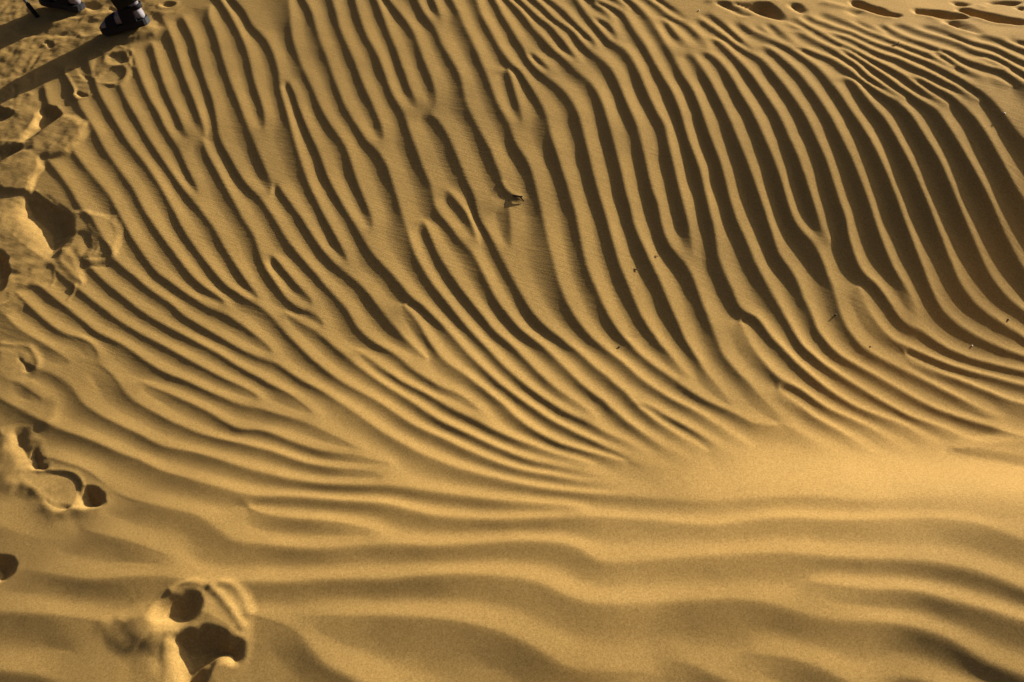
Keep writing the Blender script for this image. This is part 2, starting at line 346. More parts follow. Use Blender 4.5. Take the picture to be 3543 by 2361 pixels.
Q2 2020,860 2120,900 2230,920 2353,940
B 740,1285 800,1360 M1 1430,0 1480,50 1530,130 1570,230 1610,340 1620,390
B 1130,1390 M1 1920,0 1950,120 1955,220 1950,330 1960,470
M1 1080,180 1110,260 1150,360 1190,450 1240,560 1300,660 1370,760 1440,860 1510,950 1590,1050 1670,1140 1740,1230 1800,1310 M4 1900,60 1960,110 2030,180 2100,260 M5 110,330 220,440 340,545 450,620 560,690 680,770 780,850
M1 880,1030 930,1100 990,1180 1050,1270 1100,1370 M4 1130,80 1180,160 1230,230 1290,290 1350,330 1440,390 1530,450 1640,540 1750,620 1880,720 1960,800 2050,890 2150,960 2250,1020 M5 294,1070 420,1130 650,1190 850,1240 1050,1290 1300,1340 1550,1380
M5 1160,670 1290,710 1390,770 1510,850 1640,920 1760,990 1880,1060 2000,1130 2120,1200 2250,1270
M4 400,170 470,220 560,290 660,370 760,430 870,500 960,545 1060,590 1180,660 1300,740 1420,800 1550,860 1680,930 1810,1000 1950,1060 2080,1110 2200,1150 2349,1200 M5 500,1260 720,1310
N1 1450,1230 1560,1290 1680,1340 1800,1390 1930,1450 N2 620,1240 720,1290 810,1350 900,1400 990,1435 1160,1425 1260,1460 1360,1500 N4 900,165 1000,200 1100,250 1220,290 1330,330 1460,370 1600,395 1760,420 1900,445 2050,470 2200,490
N2 1430,220 1520,290 1610,360 1710,410 1800,470 1880,540 1960,610 2060,690 2150,770 2250,840 M4 570,460 660,520 760,580 860,640 960,700 1060,770 1160,840 1260,900 1370,950 1470,1000 1580,1050 1700,1110 1830,1170 1950,1220 2080,1270 2200,1310 2349,1330 M5 600,1400 900,1450
F 425,625 470,740 520,830 590,920 640,980 720,1050 M6 0,370 100,430 220,520 330,600 430,650 560,700 690,750 810,810 930,880 1050,960 1150,1020 1250,1060
F 680,1080 700,1105 M6 0,540 100,600 200,690 300,750 420,810 530,870 630,930 740,1010 850,1070
M3 680,690 720,790 760,890 800,960 840,1040 890,1110 960,1180 1050,1270 1160,1300 1240,1350 M6 1310,60 1440,110 1580,170 1720,210 1860,250 2000,280 2150,330 2349,380
M3 1080,1310 M6 1180,90 1280,150 1400,210 1530,260 1660,310 1800,360 1930,420 2060,470 2190,530 2349,570
D 1840,190 1880,240 1915,290 1960,330 1990,380 2050,430 N2 1660,70 1720,140 1730,185
A 310,1068 400,1178 480,1288 550,1418 620,1470 670,1570 D 700,90 740,140 780,240 N1 1290,100 1400,190 1500,280 1620,360 1740,430 N2 390,270 490,320 580,380 670,430 770,490 860,540 940,590 1010,630 1090,660 1180,700 1260,725 1330,745 1400,790 1470,840 1560,900 1660,960 1760,1010 1860,1070 1960,1140 2060,1200 M4 440,860 540,930 590,965 650,1010 760,1070 870,1130 970,1190 1060,1240 1180,1280 1310,1340 1450,1390 1600,1430 H 929,149 1062,182 1200,215 1400,250 1600,272 1800,285 2000,300 2200,320 I 0,330 150,332 300,335 450,325 600,312 750,305 900,303 1050,310 1180,325 1300,330 1450,325 1600,315 1750,305 1880,290 2000,280 2150,272 2352,265
N1 700,-140 780,-70 860,0 930,80 1000,160 1090,240 1190,320 1290,400 1390,480 N2 90,300 200,360 310,420 430,480 540,540 650,600 760,660 870,730 980,800 1090,860 1200,920 1310,980 1420,1030 1510,1090 1590,1150 1680,1220 1780,1280
N1 420,-40 510,30 560,100 640,160 720,220 790,290 870,350 960,420 1050,490 1140,560 1240,630 1340,690 1450,760 N2 100,520 210,580 320,640 430,710 550,770 680,840 790,900 900,950 1010,1000 1110,1050 1200,1110
N1 60,40 180,110 260,150 340,210 420,280 500,340 580,410 680,480 780,560 870,630 940,700 975,730 1030,755 1110,790 1200,830 1290,880 1370,940 1450,1000 1540,1060 N2 170,830 280,880 400,920 500,970 610,1020 720,1070 830,1120 950,1170 1050,1200 1170,1210 1280,1250 1390,1290 1510,1320 N4 1280,70 1390,120 1500,170 1600,220 1720,270 1830,320 1930,350
N1 140,310 230,400 300,470 370,530 450,600 530,670 610,720 700,760 790,770 880,800 950,860 1000,920 1005,985
N1 970,1020 1060,1090 1130,1150 1190,1220 1230,1300 1290,1370 1370,1440 N3 1500,190 1610,250 1730,320 N4 90,130 190,180 310,220 430,250 560,280 690,310 820,345 950,370 1070,410 1190,450 1310,490 1430,510 1560,540 1700,560 1850,570 1980,590 2100,620 2230,650
N1 0,500 70,580 150,660 240,730 330,780 420,830 520,890 610,950 700,1020 740,1045
N1 170,970 240,1030 310,1070 370,1100 470,1130 570,1180 660,1230 730,1290 770,1350 800,1420 N3 870,160 960,220 1060,280 1170,330 1290,390 1400,440 1500,500 1600,550 1720,590 N4 130,380 260,410 390,450 520,490 650,530 780,570 910,600 1040,630 1170,660 1300,680 1450,700 1600,715 1800,725 2000,735 H 280,230 420,245 560,265 700,285 850,305 1000,325 1150,340 1320,350 1480,355 1650,360
N1 160,1230 260,1290 350,1350 430,1400
N1 0,1400 90,1450 180,1500 N3 300,240 400,300 480,340 600,390 700,430 800,460 900,500 1000,540 1110,590 1220,640 1330,680 1430,710 1530,770 1640,820 1760,860 N4 100,650 220,690 340,720 460,750 580,780 680,810 760,835 870,840 1000,838 1130,835 1260,840 1400,850 1560,865 1720,880 1880,890 2030,905 H 260,345 370,365 450,385 530,410 610,430 720,445 860,455 1000,462 1150,465 1300,460 1450,450 1600,440 1750,438 1900,445 2050,455 2200,465 I 0,475 130,490 250,497 400,480 550,460 700,450 850,450 1000,462 1150,468 1300,462 1450,455 1600,450 1750,450 1900,460 2050,480 2150,510 2230,550 2352,590
N4 700,890 750,930 800,960 880,1000 980,1030 1100,1050 1230,1065 1380,1070 1530,1080 1680,1100 1830,1130 1970,1160 2100,1180
N3 400,650 500,680 620,720 740,750 850,790 940,840 1020,900 1100,970
N3 1150,1010 1250,1070 1360,1120 1480,1150 1610,1180 1740,1210 N4 110,1000 220,1030 310,1080 390,1130 450,1190 510,1240 590,1290 690,1320 810,1325 950,1330 1080,1350 1200,1365 1350,1370 1500,1375 1650,1375 H 120,640 260,630 420,632 580,640 720,640 860,630 1000,620 1150,610 1300,608 1450,615 1570,630 1650,660 1700,700 1740,740 1810,755 1900,755 2020,745 2150,730 2260,720 I 0,715 150,710 300,705 450,695 600,690 750,688 900,700 1050,715 1200,725 1350,730 1500,735 1650,745 1800,760 1950,790 2100,830 2230,880 2352,930
G 0,510 90,545 180,580 270,600 360,605
G 520,480 560,535 600,555 700,570 800,590 900,620 990,650 1080,680 1180,700
G 60,795 200,815 330,835 450,850 570,870 700,870 830,855 950,845 1080,850 1200,865 1300,880 1420,890 1560,895 1700,885 1850,890 2000,885 2150,875 H 0,865 130,862 270,866 400,860 530,845 680,835 830,832 980,838 1120,850 1250,865 1350,885 1430,920 1510,970 1590,1000 1680,1030 1800,1045 1930,1040 2060,1030 2200,1020 I 0,1015 150,1005 300,1000 450,1005 580,1020 700,1050 820,1090 930,1130 1050,1150 1200,1155 1350,1155 1480,1165 1600,1190 1720,1220 1830,1260 1930,1320 2020,1380 2120,1440 2230,1480 2352,1520
G 0,1090 100,1095 220,1100 350,1110 480,1120 600,1130 700,1150
G 1680,1090 1760,1110 1860,1150 1950,1180 2020,1240 2080,1310 2140,1380 2200,1450 2300,1500 H 80,1530 140,1568
G 0,1490 120,1500 260,1520 350,1560
H -250,1105 -100,1108 0,1110 120,1115 280,1110 450,1115 600,1125 740,1140 860,1160 980,1190 1080,1220 1170,1250 1250,1290 1340,1340 1420,1390 1480,1430 1550,1480 1640,1500 1760,1500 1880,1495 2000,1490 2090,1490 2140,1530
I 900,870 1050,900 1200,925 1350,940 1500,935 1620,940 1740,970 1860,1010 1980,1040 2100,1070 2220,1110 2352,1150
I 500,1360 620,1380 750,1400 880,1440 1000,1480 1080,1530 1150,1568
I 0,1420 120,1450 200,1500 300,1550
I 1400,1510 1530,1530 1650,1560
"""
crest_px = [parse(l) for l in CRESTS.strip().split('\n')]

def smooth_line(p, step, it=2):
    # resample by arc length, then soften the corners a little
    d = np.r_[0, np.cumsum(np.hypot(*np.diff(p, axis=0).T))]
    keep = np.r_[True, np.diff(d) > 1e-6]
    p, d = p[keep], d[keep]
    n = max(6, int(d[-1] / step))
    u = np.linspace(0, d[-1], n)
    q = np.stack([np.interp(u, d, p[:, 0]), np.interp(u, d, p[:, 1])], 1)
    for _ in range(it):
        q[1:-1] = 0.25 * q[:-2] + 0.5 * q[1:-1] + 0.25 * q[2:]
    return q

# ------------------------------------------------------------------ the sand: a fan of quads that is finest near the camera
NU, NV = 1300, 1000
dep = np.radians(62.5 - 48.0 * np.linspace(0, 1, NV) ** 0.85)
yv = CAM_H / np.tan(dep)
uv = np.linspace(-1, 1, NU)
def fanw(y):
    a = 0.47 * y + 0.74
    return np.where(a > 0.9, a, 0.9 + 0 * a)
Y = np.repeat(yv[:, None], NU, 1)
X = uv[None, :] * fanw(yv)[:, None]
Z0 = macro(X, Y)
dxg = (2 * fanw(yv) / (NU - 1))[:, None]
dyg = np.gradient(yv)[:, None]

def to_grid(x, y):
    r = np.interp(y, yv, np.arange(NV))
    c = (x / fanw(np.asarray(y)) + 1) * 0.5 * (NU - 1)
    return r, c

# crest lines on the ground, extended past the frame where they leave it
crest_g = []
for p in crest_px:
    q = smooth_line(p, 12.0, 3)
    fr = [False, False]
    for e, (a, b) in enumerate(((0, 4), (-1, -5))):
        x, y = q[a]
        if x < 14 or x > W0 - 14 or y < 14 or y > H0 - 14:
            fr[e] = True
            dirv = q[a] - q[b]
            dirv = dirv / np.hypot(*dirv)
            ext = q[a] + dirv * np.arange(1, 26)[:, None] * 12.0
            ext = ext[(ext[:, 1] > -120)]
            q = np.vstack([ext[::-1], q]) if a == 0 else np.vstack([q, ext])
    gx, gy = hit(q[:, 0], q[:, 1])
    g_ = smooth_line(np.stack([gx, gy], 1), 0.004, 6)
    crest_g.append((g_, fr))

# raster of crest ids in ground space for the distance to the next crest on the lee side
CELL = 0.004
RX0, RY0, RX1, RY1 = -4.4, 0.8, 4.4, 7.8
rw, rh = int((RX1 - RX0) / CELL), int((RY1 - RY0) / CELL)
ids = np.zeros((rh, rw), np.int16)
for k, (g_, fr) in enumerate(crest_g):
    i = ((g_[:, 1] - RY0) / CELL).astype(int); j = ((g_[:, 0] - RX0) / CELL).astype(int)
    for di, dj in ((0, 0), (1, 0), (0, 1)):
        ok = (i + di >= 0) & (i + di < rh) & (j + dj >= 0) & (j + dj < rw)
        ids[i[ok] + di, j[ok] + dj] = k + 1

def gauss1(v, s):
    n = int(3 * s)
    if n < 1 or len(v) < 3:
        return v
    k = np.exp(-0.5 * (np.arange(-n, n + 1) / s) ** 2); k /= k.sum()
    return np.convolve(np.pad(v, n, mode='edge'), k, 'valid')

fix = np.zeros((NV, NU), np.float32)      # weight of the constraint
val = np.zeros((NV, NU), np.float32)

def plot(x, y, v):
    r, c = to_grid(x, y)
    r = np.rint(r).astype(int); c = np.rint(c).astype(int)
    ok = (r >= 1) & (r < NV - 1) & (c >= 1) & (c < NU - 1)
    fix[r[ok], c[ok]] = 1
    val[r[ok], c[ok]] = v[ok]

nfx = np.zeros((NV, NU), np.float32); nfy = np.zeros((NV, NU), np.float32)
troughs, crests = [], []
for k, (g_, fr) in enumerate(crest_g):
    t = np.gradient(g_, axis=0)
    t /= np.hypot(t[:, 0], t[:, 1])[:, None] + 1e-9
    nrm = np.stack([t[:, 1], -t[:, 0]], 1)
    # image right-hand side of the travel direction (towards the camera / left) is the lee
    dist = np.full(len(g_), 0.26)
    found = np.zeros(len(g_), bool)
    for st in range(4, 66):
        q = g_ + nrm * (st * CELL)
        i = ((q[:, 1] - RY0) / CELL).astype(int); j = ((q[:, 0] - RX0) / CELL).astype(int)
        ok = (i >= 0) & (i < rh) & (j >= 0) & (j < rw)
        hitid = np.zeros(len(g_), int)
        hitid[ok] = ids[i[ok], j[ok]]
        h = ok & (hitid > 0) & (hitid != k + 1) & ~found
        dist[h] = st * CELL
        found |= h
    dist[~found] = min(0.16, np.median(dist[found]) * 1.1) if found.any() else 0.12
    dist = gauss1(dist, 8)
    L_ = np.r_[0, np.cumsum(np.hypot(*np.diff(g_, axis=0).T))]
    ta, tb = min(0.05 if g_[0, 1] > 2.7 else 0.20, 0.4 * L_[-1]), min(0.22 if 1.5 < g_[-1, 1] < 2.12 else 0.14, 0.45 * L_[-1])
    a = np.minimum(1, L_ / ta) if not fr[0] else np.ones(len(g_))
    b = np.minimum(1, (L_[-1] - L_) / tb) if not fr[1] else np.ones(len(g_))
    amp = np.minimum(a, b)
    amp = amp * (1.0 if fr[0] or fr[1] else min(1.0, 0.10 + L_[-1] / 0.32))
    lee = np.interp(g_[:, 1], [1.5, 2.1, 2.7, 3.2], [0.55, 0.52, 0.50, 0.46])
    troughs.append((g_ + nrm * (lee * dist)[:, None], amp))
    rr, cc = to_grid(g_[:, 0], g_[:, 1])
    rr = np.clip(np.rint(rr).astype(int), 0, NV - 1); cc = np.clip(np.rint(cc).astype(int), 0, NU - 1)
    nfx[rr, cc] = nrm[:, 0]; nfy[rr, cc] = nrm[:, 1]
    crests.append((g_, amp))
for q, amp in troughs:
    ok = amp > 0.15
    v = 0.62 * (1 - np.minimum(1, (amp - 0.15) / 0.8))
    plot(q[ok, 0], q[ok, 1], v[ok])
for q, amp in crests:
    plot(q[:, 0], q[:, 1], 0.62 + 0.38 * amp)

def laplace(fixm, valm, dx, dy, levels=4):
    u = None
    for lv in range(levels, -1, -1):
        f = 2 ** lv
        r, c = fixm.shape[0] // f, fixm.shape[1] // f
        if lv:
            F = fixm[:r * f, :c * f].reshape(r, f, c, f)
            V = (fixm * valm)[:r * f, :c * f].reshape(r, f, c, f)
            cnt = F.sum((1, 3))
            vv = V.sum((1, 3)) / np.maximum(cnt, 1)
            m = cnt > 0
            ddx = dx[:r * f].reshape(r, f, 1).mean(1) * f
            ddy = dy[:r * f].reshape(r, f, 1).mean(1) * f
        else:
            m, vv, ddx, ddy = fixm > 0, valm, dx, dy
        if u is None:
            u = np.full((r, c), 0.5, np.float32)
        else:
            uu = np.repeat(np.repeat(u, 2, 0), 2, 1)
            u = np.full((r, c), 0.5, np.float32)
            rr, cc = min(r, uu.shape[0]), min(c, uu.shape[1])
            u[:rr, :cc] = uu[:rr, :cc]
        wx = (1 / ddx ** 2).astype(np.float32); wy = (1 / ddy ** 2).astype(np.float32)
        tot = 2 * (wx + wy)
        for _ in range({0: 70, 1: 120}.get(lv, 250)):
            p = np.pad(u, 1, mode='edge')
            n = (wx * (p[1:-1, :-2] + p[1:-1, 2:]) + wy * (p[:-2, 1:-1] + p[2:, 1:-1])) / tot
            u = np.where(m, vv, n)
    return u

G = laplace(fix, val, dxg, dyg)

def blur(u, sx, sy):
    def k1(s):
        n = max(1, int(3 * s)); k = np.exp(-0.5 * (np.arange(-n, n + 1) / s) ** 2); return k / k.sum(), n
    k, n = k1(sx); p = np.pad(u, ((0, 0), (n, n)), mode='edge')
    o = sum(k[i] * p[:, i:i + u.shape[1]] for i in range(2 * n + 1))
    k, n = k1(sy); p = np.pad(o, ((n, n), (0, 0)), mode='edge')
    return sum(k[i] * p[i:i + u.shape[0], :] for i in range(2 * n + 1))

def field(ctrl, width, prior=None):
    hx, hy = hit([c[0] for c in ctrl], [c[1] for c in ctrl])
    v = [c[2] for c in ctrl]
    pr = np.mean(v) if prior is None else prior
    xs = X[::6, ::6]; ys = Y[::6, ::6]
    f = shepard(list(zip(hx, hy)), v, xs, ys, width, pr, 0.01)
    r = np.linspace(0, f.shape[0] - 1, NV); c = np.linspace(0, f.shape[1] - 1, NU)
    i = np.minimum(r.astype(int), f.shape[0] - 2); j = np.minimum(c.astype(int), f.shape[1] - 2)
    a = (r - i)[:, None]; b = (c - j)[None, :]
    return (f[i][:, j] * (1 - a) * (1 - b) + f[i + 1][:, j] * a * (1 - b)
            + f[i][:, j + 1] * (1 - a) * b + f[i + 1][:, j + 1] * a * b)

AMP = field([  # ripple height in metres
    (300, 600, .0064), (900, 400, .0068), (1600, 300, .0078), (2200, 500, .0098), (2800, 600, .0112), (3400, 700, .0110),
    (3000, 200, .0110), (2500, 60, .009), (3400, 100, .0110), (1700, 800, .0076), (2300, 900, .0095), (900, 900, .0064),
    (300, 1100, .0060), (3400, 1080, .0078), (1300, 1300, .0064), (1900, 1400, .0082), (2500, 1400, .0088), (3200, 1330, .0090),
    (2100, 1540, .0095), (2300, 1620, .0075), (2750, 1480, .0112), (3250, 1450, .0108), (3000, 1540, .0105), (3500, 1500, .0105), (2600, 1560, .0105), (2550, 1570, .008), (2950, 1650, .0006), (3250, 1650, .0006), (3500, 1650, .001), (3000, 1780, .0095), (3400, 1790, .0085), (2600, 1770, .0085), (1500, 1650, .0080),
    (700, 1700, .0078), (200, 1700, .0078), (600, 1350, .0060),
    (500, 2150, .0100), (1300, 1900, .0098), (2100, 1900, .0100), (2900, 1850, .0095), (3400, 1950, .0100), (1500, 2250, .0118),
    (2400, 2250, .0118), (3200, 2250, .0092), (3400, 2320, .0085)], 0.055)
SHP = field([  # how cusped the crests are
    (800, 500, 1.0), (1700, 400, 1.0), (2600, 500, 1.1), (3400, 700, 1.5), (3000, 150, 1.1), (900, 1200, 1.0), (1700, 1000, 1.0),
    (2400, 1000, 1.15), (3300, 1100, 1.8), (3100, 1350, 2.0), (2700, 1450, 1.9), (3400, 1450, 2.0), (2400, 1400, 1.6), (2200, 1550, 1.4), (1600, 1500, 1.1), (700, 1900, 1.0),
    (1800, 2000, 1.0), (2900, 2000, 1.0), (2900, 1750, 1.0)], 0.09)

def lift(f, rr=8):
    """a coarse copy of a field, brought back to full size"""
    r = np.linspace(0, f.shape[0] - 1, NV); c = np.linspace(0, f.shape[1] - 1, NU)
    i = np.minimum(r.astype(int), f.shape[0] - 2); j = np.minimum(c.astype(int), f.shape[1] - 2)
    a = (r - i)[:, None]; b = (c - j)[None, :]
    return (f[i][:, j] * (1 - a) * (1 - b) + f[i + 1][:, j] * a * (1 - b)
            + f[i][:, j + 1] * (1 - a) * b + f[i + 1][:, j + 1] * a * b)

def coarse(f, k=8):
    r, c = NV // k * k, NU // k * k
    return f[:r, :c].reshape(r // k, k, c // k, k).sum((1, 3))

NX = lift(blur(coarse(nfx), 3.0, 3.0)); NY = lift(blur(coarse(nfy), 3.0, 3.0))
NL = np.hypot(NX, NY) + 1e-5
NX, NY = NX / NL, NY / NL

LEE = field([  # how strongly the lee side hollows out
    (500, 600, 1.9), (1500, 600, 1.7), (2600, 500, 1.25), (3300, 700, 1.3), (3000, 150, 1.2), (900, 1200, 1.9), (300, 1000, 1.9),
    (1800, 1100, 1.5), (3000, 1300, 1.4), (700, 2000, 1.35), (1800, 2000, 1.3), (2900, 2000, 1.3), (1800, 2300, 1.3), (700, 2300, 1.3), (2900, 2300, 1.3)], 0.10)
Gs = blur(G, 1.3, 0.9)
Gb = blur(G, 3.6, 2.4)
near = np.clip((2.35 - Y) / 0.8, 0, 1)          # rounder crests in the foreground
near = near * near * (3 - 2 * near)
Gm = np.clip(Gs * (1 - near) + Gb * near, 0, 1)
Gw = blur(G, 2.0, 1.5)
ddx = np.gradient(Gw, axis=1) / dxg
ddy = np.gradient(Gw, axis=0) / dyg
# fan columns are not parallel to y: take the shear out of the y derivative
ddy = ddy - ddx * (uv[None, :] * np.gradient(fanw(yv), yv)[:, None])
dn = ddx * NX + ddy * NY
lee_m = 1 / (1 + np.exp(np.clip(dn * 0.7, -30, 30)))     # 1 on the lee side, 0 on the windward side
lee_m = blur(lee_m, 1.2, 0.9)
soft = np.sqrt(Gm ** 2 + 0.012) - 0.11
soft = np.clip(soft, 0, None)
prof = lee_m * soft ** LEE + (1 - lee_m) * soft ** SHP
Zr = AMP * (blur(prof, 0.8, 0.6) - 1.0)

# ------------------------------------------------------------------ value noise for small unevenness
def vnoise(scale, seed):
    r = np.random.RandomState(seed)
    T = r.rand(512, 512).astype(np.float32)
    a = X / scale + 1000; b = Y / scale + 1000
    i = np.floor(a).astype(int); j = np.floor(b).astype(int)
    fa = a - i; fb = b - j
    fa = fa * fa * (3 - 2 * fa); fb = fb * fb * (3 - 2 * fb)
    i &= 511; j &= 511
    i1 = (i + 1) & 511; j1 = (j + 1) & 511
    return T[i, j] * (1 - fa) * (1 - fb) + T[i1, j] * fa * (1 - fb) + T[i, j1] * (1 - fa) * fb + T[i1, j1] * fa * fb - 0.5

Zn = 0.0022 * vnoise(0.11, 1) + 0.004 * vnoise(0.3, 2) + 0.00025 * vnoise(0.03, 3)
Zr = Zr * (1.0 + 0.30 * vnoise(0.22, 4) + 0.05 * vnoise(0.05, 5))
# ripples of the same kind carry on beyond the traced area
tx, ty = hit(np.linspace(-200, W0 + 200, 24), np.full(24, -90.0))
o_ = np.argsort(tx)
ytop = np.interp(X, tx[o_], ty[o_])
inside = (1 - np.clip((np.abs(uv)[None, :] - 0.90) / 0.05, 0, 1)) * (1 - np.clip((Y - ytop) / 0.12, 0, 1))
inside = inside * inside * (3 - 2 * inside)
wx_ = vnoise(0.55, 21) * 0.16 + vnoise(0.2, 22) * 0.05
ph = ((X * 0.97 + Y * 0.24 + wx_) / 0.115) % 1.0
tri = np.where(ph < 0.6, ph / 0.6, (1 - ph) / 0.4)
tri = blur(np.where(ph < 0.6, 1 - tri, (1 - tri) ** 1.2 * 0 + 1 - tri), 1.5, 1.2)
Zx = 0.0072 * (0.35 + vnoise(0.5, 23)) .clip(0.1) * (tri - 1.0) - 0.001
Zr = Zr * inside + Zx * (1 - inside)
nb_ = np.minimum(np.minimum(np.arange(NV)[:, None], NV - 1 - np.arange(NV)[:, None]) / 25.0,
                 np.minimum(np.arange(NU)[None, :], NU - 1 - np.arange(NU)[None, :]) / 25.0).clip(0, 1)
Zr = Zr * nb_ - 0.004 * (1 - nb_)
Z0s = blur(Z0, 7, 5)
Z0 = Z0 * (1 - nb_) + Z0s * nb_
Z = Z0 + Zr + Zn * nb_
#STAMPS-BEGIN
# ------------------------------------------------------------------ footprints, holes, slumped sand (outlines read in the crops below)
CR.update(L2=(0, 300, .5102), L3=(0, 1000, .574), L4=(300, 1950, .2975))

def region(txt, margin, closed=True):
    p = chaikin(parse(txt), closed)
    gx, gy = hit(p[:, 0], p[:, 1])
    r0, c0 = to_grid(gx, gy)
    lo_y, hi_y = gy.min() - margin, gy.max() + margin
    rows = np.where((yv > lo_y) & (yv < hi_y))[0]
    if len(rows) == 0:
        return None
    rs = slice(rows[0], rows[-1] + 1)
    xx = X[rs]
    cols = np.where(((xx > gx.min() - margin) & (xx < gx.max() + margin)).any(0))[0]
    if len(cols) == 0:
        return None
    cs = slice(cols[0], cols[-1] + 1)
    return gx, gy, rs, cs

def seg_dist(PX, PY, gx, gy, closed=True):
    n = len(gx)
    d2 = np.full(PX.shape, 1e9)
    inside = np.zeros(PX.shape, bool)
    for i in range(n if closed else n - 1):
        ax, ay, bx, by = gx[i], gy[i], gx[(i + 1) % n], gy[(i + 1) % n]
        vx, vy = bx - ax, by - ay
        t = np.clip(((PX - ax) * vx + (PY - ay) * vy) / (vx * vx + vy * vy + 1e-12), 0, 1)
        d2 = np.minimum(d2, (PX - ax - t * vx) ** 2 + (PY - ay - t * vy) ** 2)
        if closed:
            c = ((ay > PY) != (by > PY)) & (PX < vx * (PY - ay) / (vy + 1e-12) + ax)
            inside ^= c
    d = np.sqrt(d2)
    return np.where(inside, -d, d) if closed else d

def smooth01(t):
    t = np.clip(t, 0, 1)
    return t * t * (3 - 2 * t)

WOB = vnoise(0.05, 11) * 0.014 + vnoise(0.018, 12) * 0.006
WOB2 = vnoise(0.022, 14) * 0.25 + vnoise(0.05, 15) * 0.6 + vnoise(0.11, 16) * 0.9

def chaikin(p, closed, it=2):
    for _ in range(it):
        if closed:
            q = np.roll(p, -1, 0)
            p = np.stack([0.75 * p + 0.25 * q, 0.25 * p + 0.75 * q], 1).reshape(-1, 2)
        else:
            a, b = p[:-1], p[1:]
            m = np.stack([0.75 * a + 0.25 * b, 0.25 * a + 0.75 * b], 1).reshape(-1, 2)
            p = np.vstack([p[:1], m, p[-1:]])
    return p

def stamp(txt, dh, w=0.02, out=0.004, rim=0.0, wob=1.0, rp=0.75):
    """lower (dh < 0) or raise the inside of an outline; w is the width of the slope inside the edge"""
    rg = region(txt, 0.10)
    if rg is None: return
    gx, gy, rs, cs = rg
    sdist = seg_dist(X[rs, cs], Y[rs, cs], gx, gy) + WOB[rs, cs] * wob
    w = w * 1.7
    out = out + 0.35 * w
    m = smooth01((out - sdist) / (w + out))
    if dh < 0:
        s_ = X[rs, cs] * SX + Y[rs, cs] * SY
        sg = gx * SX + gy * SY
        m = m * np.clip((s_ - sg.min() + 0.02) / (sg.max() - sg.min() + 0.02), 0, 1) ** rp * 1.15
    Z[rs, cs] += dh * (0.72 if dh < 0 else 0.5) * m
    if rim:
        Z[rs, cs] += 0.6 * rim * np.exp(-((sdist - 0.014) / 0.014) ** 2)

def level(txt, h, w=0.02, rough=0.0, wob=1.0):
    """wipe the ripples inside an outline to a level above or below the mean surface"""
    rg = region(txt, 0.10)
    if rg is None: return
    gx, gy, rs, cs = rg
    sdist = seg_dist(X[rs, cs], Y[rs, cs], gx, gy) + WOB[rs, cs] * wob
    w = w * 2.2
    m = smooth01((-sdist + 0.5 * w) / w)
    Z[rs, cs] = Z[rs, cs] * (1 - m) + (Z0[rs, cs] + h + rough * WOB2[rs, cs]) * m

def ridge(txt, h, w=0.008, wob=0.3):
    rg = region(txt, 0.10, False)
    if rg is None: return
    gx, gy, rs, cs = rg
    w = w * 1.6; h = h * 0.38
    d = seg_dist(X[rs, cs], Y[rs, cs], gx, gy, False) + WOB[rs, cs] * wob
    along = 0.75 + 0.9 * WOB2[rs, cs]
    Z[rs, cs] += h * along * np.exp(-(d / w) ** 2)

# trampled strip in the far left corner
level("T -300,-200 2000,-200 2050,150 2000,330 1720,560 1330,640 900,820 480,1010 330,1110 430,1300 480,1420 250,1556 -300,1700", -.004, .05, .010)
ridge("T 150,430 450,340 700,320 1000,240 1250,170 1500,160", .012, .018)
stamp("T 180,430 420,400 900,400 1000,470 700,490 400,490", -.014, .03)
stamp("T 380,190 650,60 1000,150 1050,190 800,260 500,330 350,330 300,260", -.022, .04)
stamp("T 560,550 620,520 690,560 680,620 610,610", -.014, .012)
ridge("T 290,720 480,650 640,640 820,600", .006, .008)
ridge("T 420,620 560,570 700,560 800,590", .005, .007)
stamp("T 1060,20 1300,40 1330,90 1180,130 1080,100", -.02, .02)
stamp("T 1400,80 1520,100 1540,140 1430,150", -.010, .012)
ridge("T 1020,420 1090,480 1180,480 1290,430", .010, .010)
ridge("T 1130,200 1250,260 1400,230 1530,190", .008, .010)
stamp("T 2100,40 2250,10 2300,50 2210,90 2120,70", -.02, .015, rim=.004)
ridge("T 1900,120 2100,180 2300,170 2353,110", .010, .012)
ridge("T 180,1130 200,1200 170,1300", -.008, .008)
ridge("T 210,1250 300,1210 390,1225", .008, .008)
ridge("T 440,1070 460,930 520,890", .006, .007)
ridge("T 500,720 450,800 380,900 360,1010", -.006, .009)
# mound the near foot is standing on
stamp("T 1240,470 1330,440 1500,400 1900,280 2080,290 2150,380 2080,480 1900,520 1500,560 1300,560", .026, .035)
stamp("T 1300,430 1500,330 1900,250 1960,320 1700,420 1330,500", -.012, .02)
# two prints just in front of it
level("T 1270,660 1450,620 1700,640 1740,760 1740,900 1640,1080 1450,1120 1260,1090 1230,960", -.004, .015, .004)
stamp("T 1385,760 1430,705 1550,680 1660,730 1665,800 1560,840 1420,830", -.014, .016, rim=.003)
stamp("T 1330,960 1400,900 1560,870 1630,920 1590,1040 1450,1090 1320,1060", -.008, .014, rim=.003)
for k in range(5):
    ridge("T %d,%d %d,%d" % (1370 - 8 * k, 925 + 32 * k, 1610 - 10 * k, 895 + 32 * k), .0035, .0045)
ridge("T 1300,650 1340,700 1440,690 1560,680", .008, .006)
ridge("T 1570,600 1680,640 1745,690 1690,780 1720,860 1750,880", .008, .006)
ridge("T 1240,1020 1280,1090 1370,1090 1500,1110", .008, .006)
level("T 845,910 930,885 1010,900 1080,1010 1170,1060 1190,1180 1150,1245 1010,1200 960,1120 890,1010", -.005, .010, .003, .3)
ridge("T 840,920 900,1010 960,1120 985,1200", .007, .006)
ridge("T 850,900 930,880 1010,900 1090,960 1190,1000", .004, .005)
stamp("T 985,1190 1060,1215 1160,1235 1130,1260 1050,1265 1000,1240", -.014, .008)
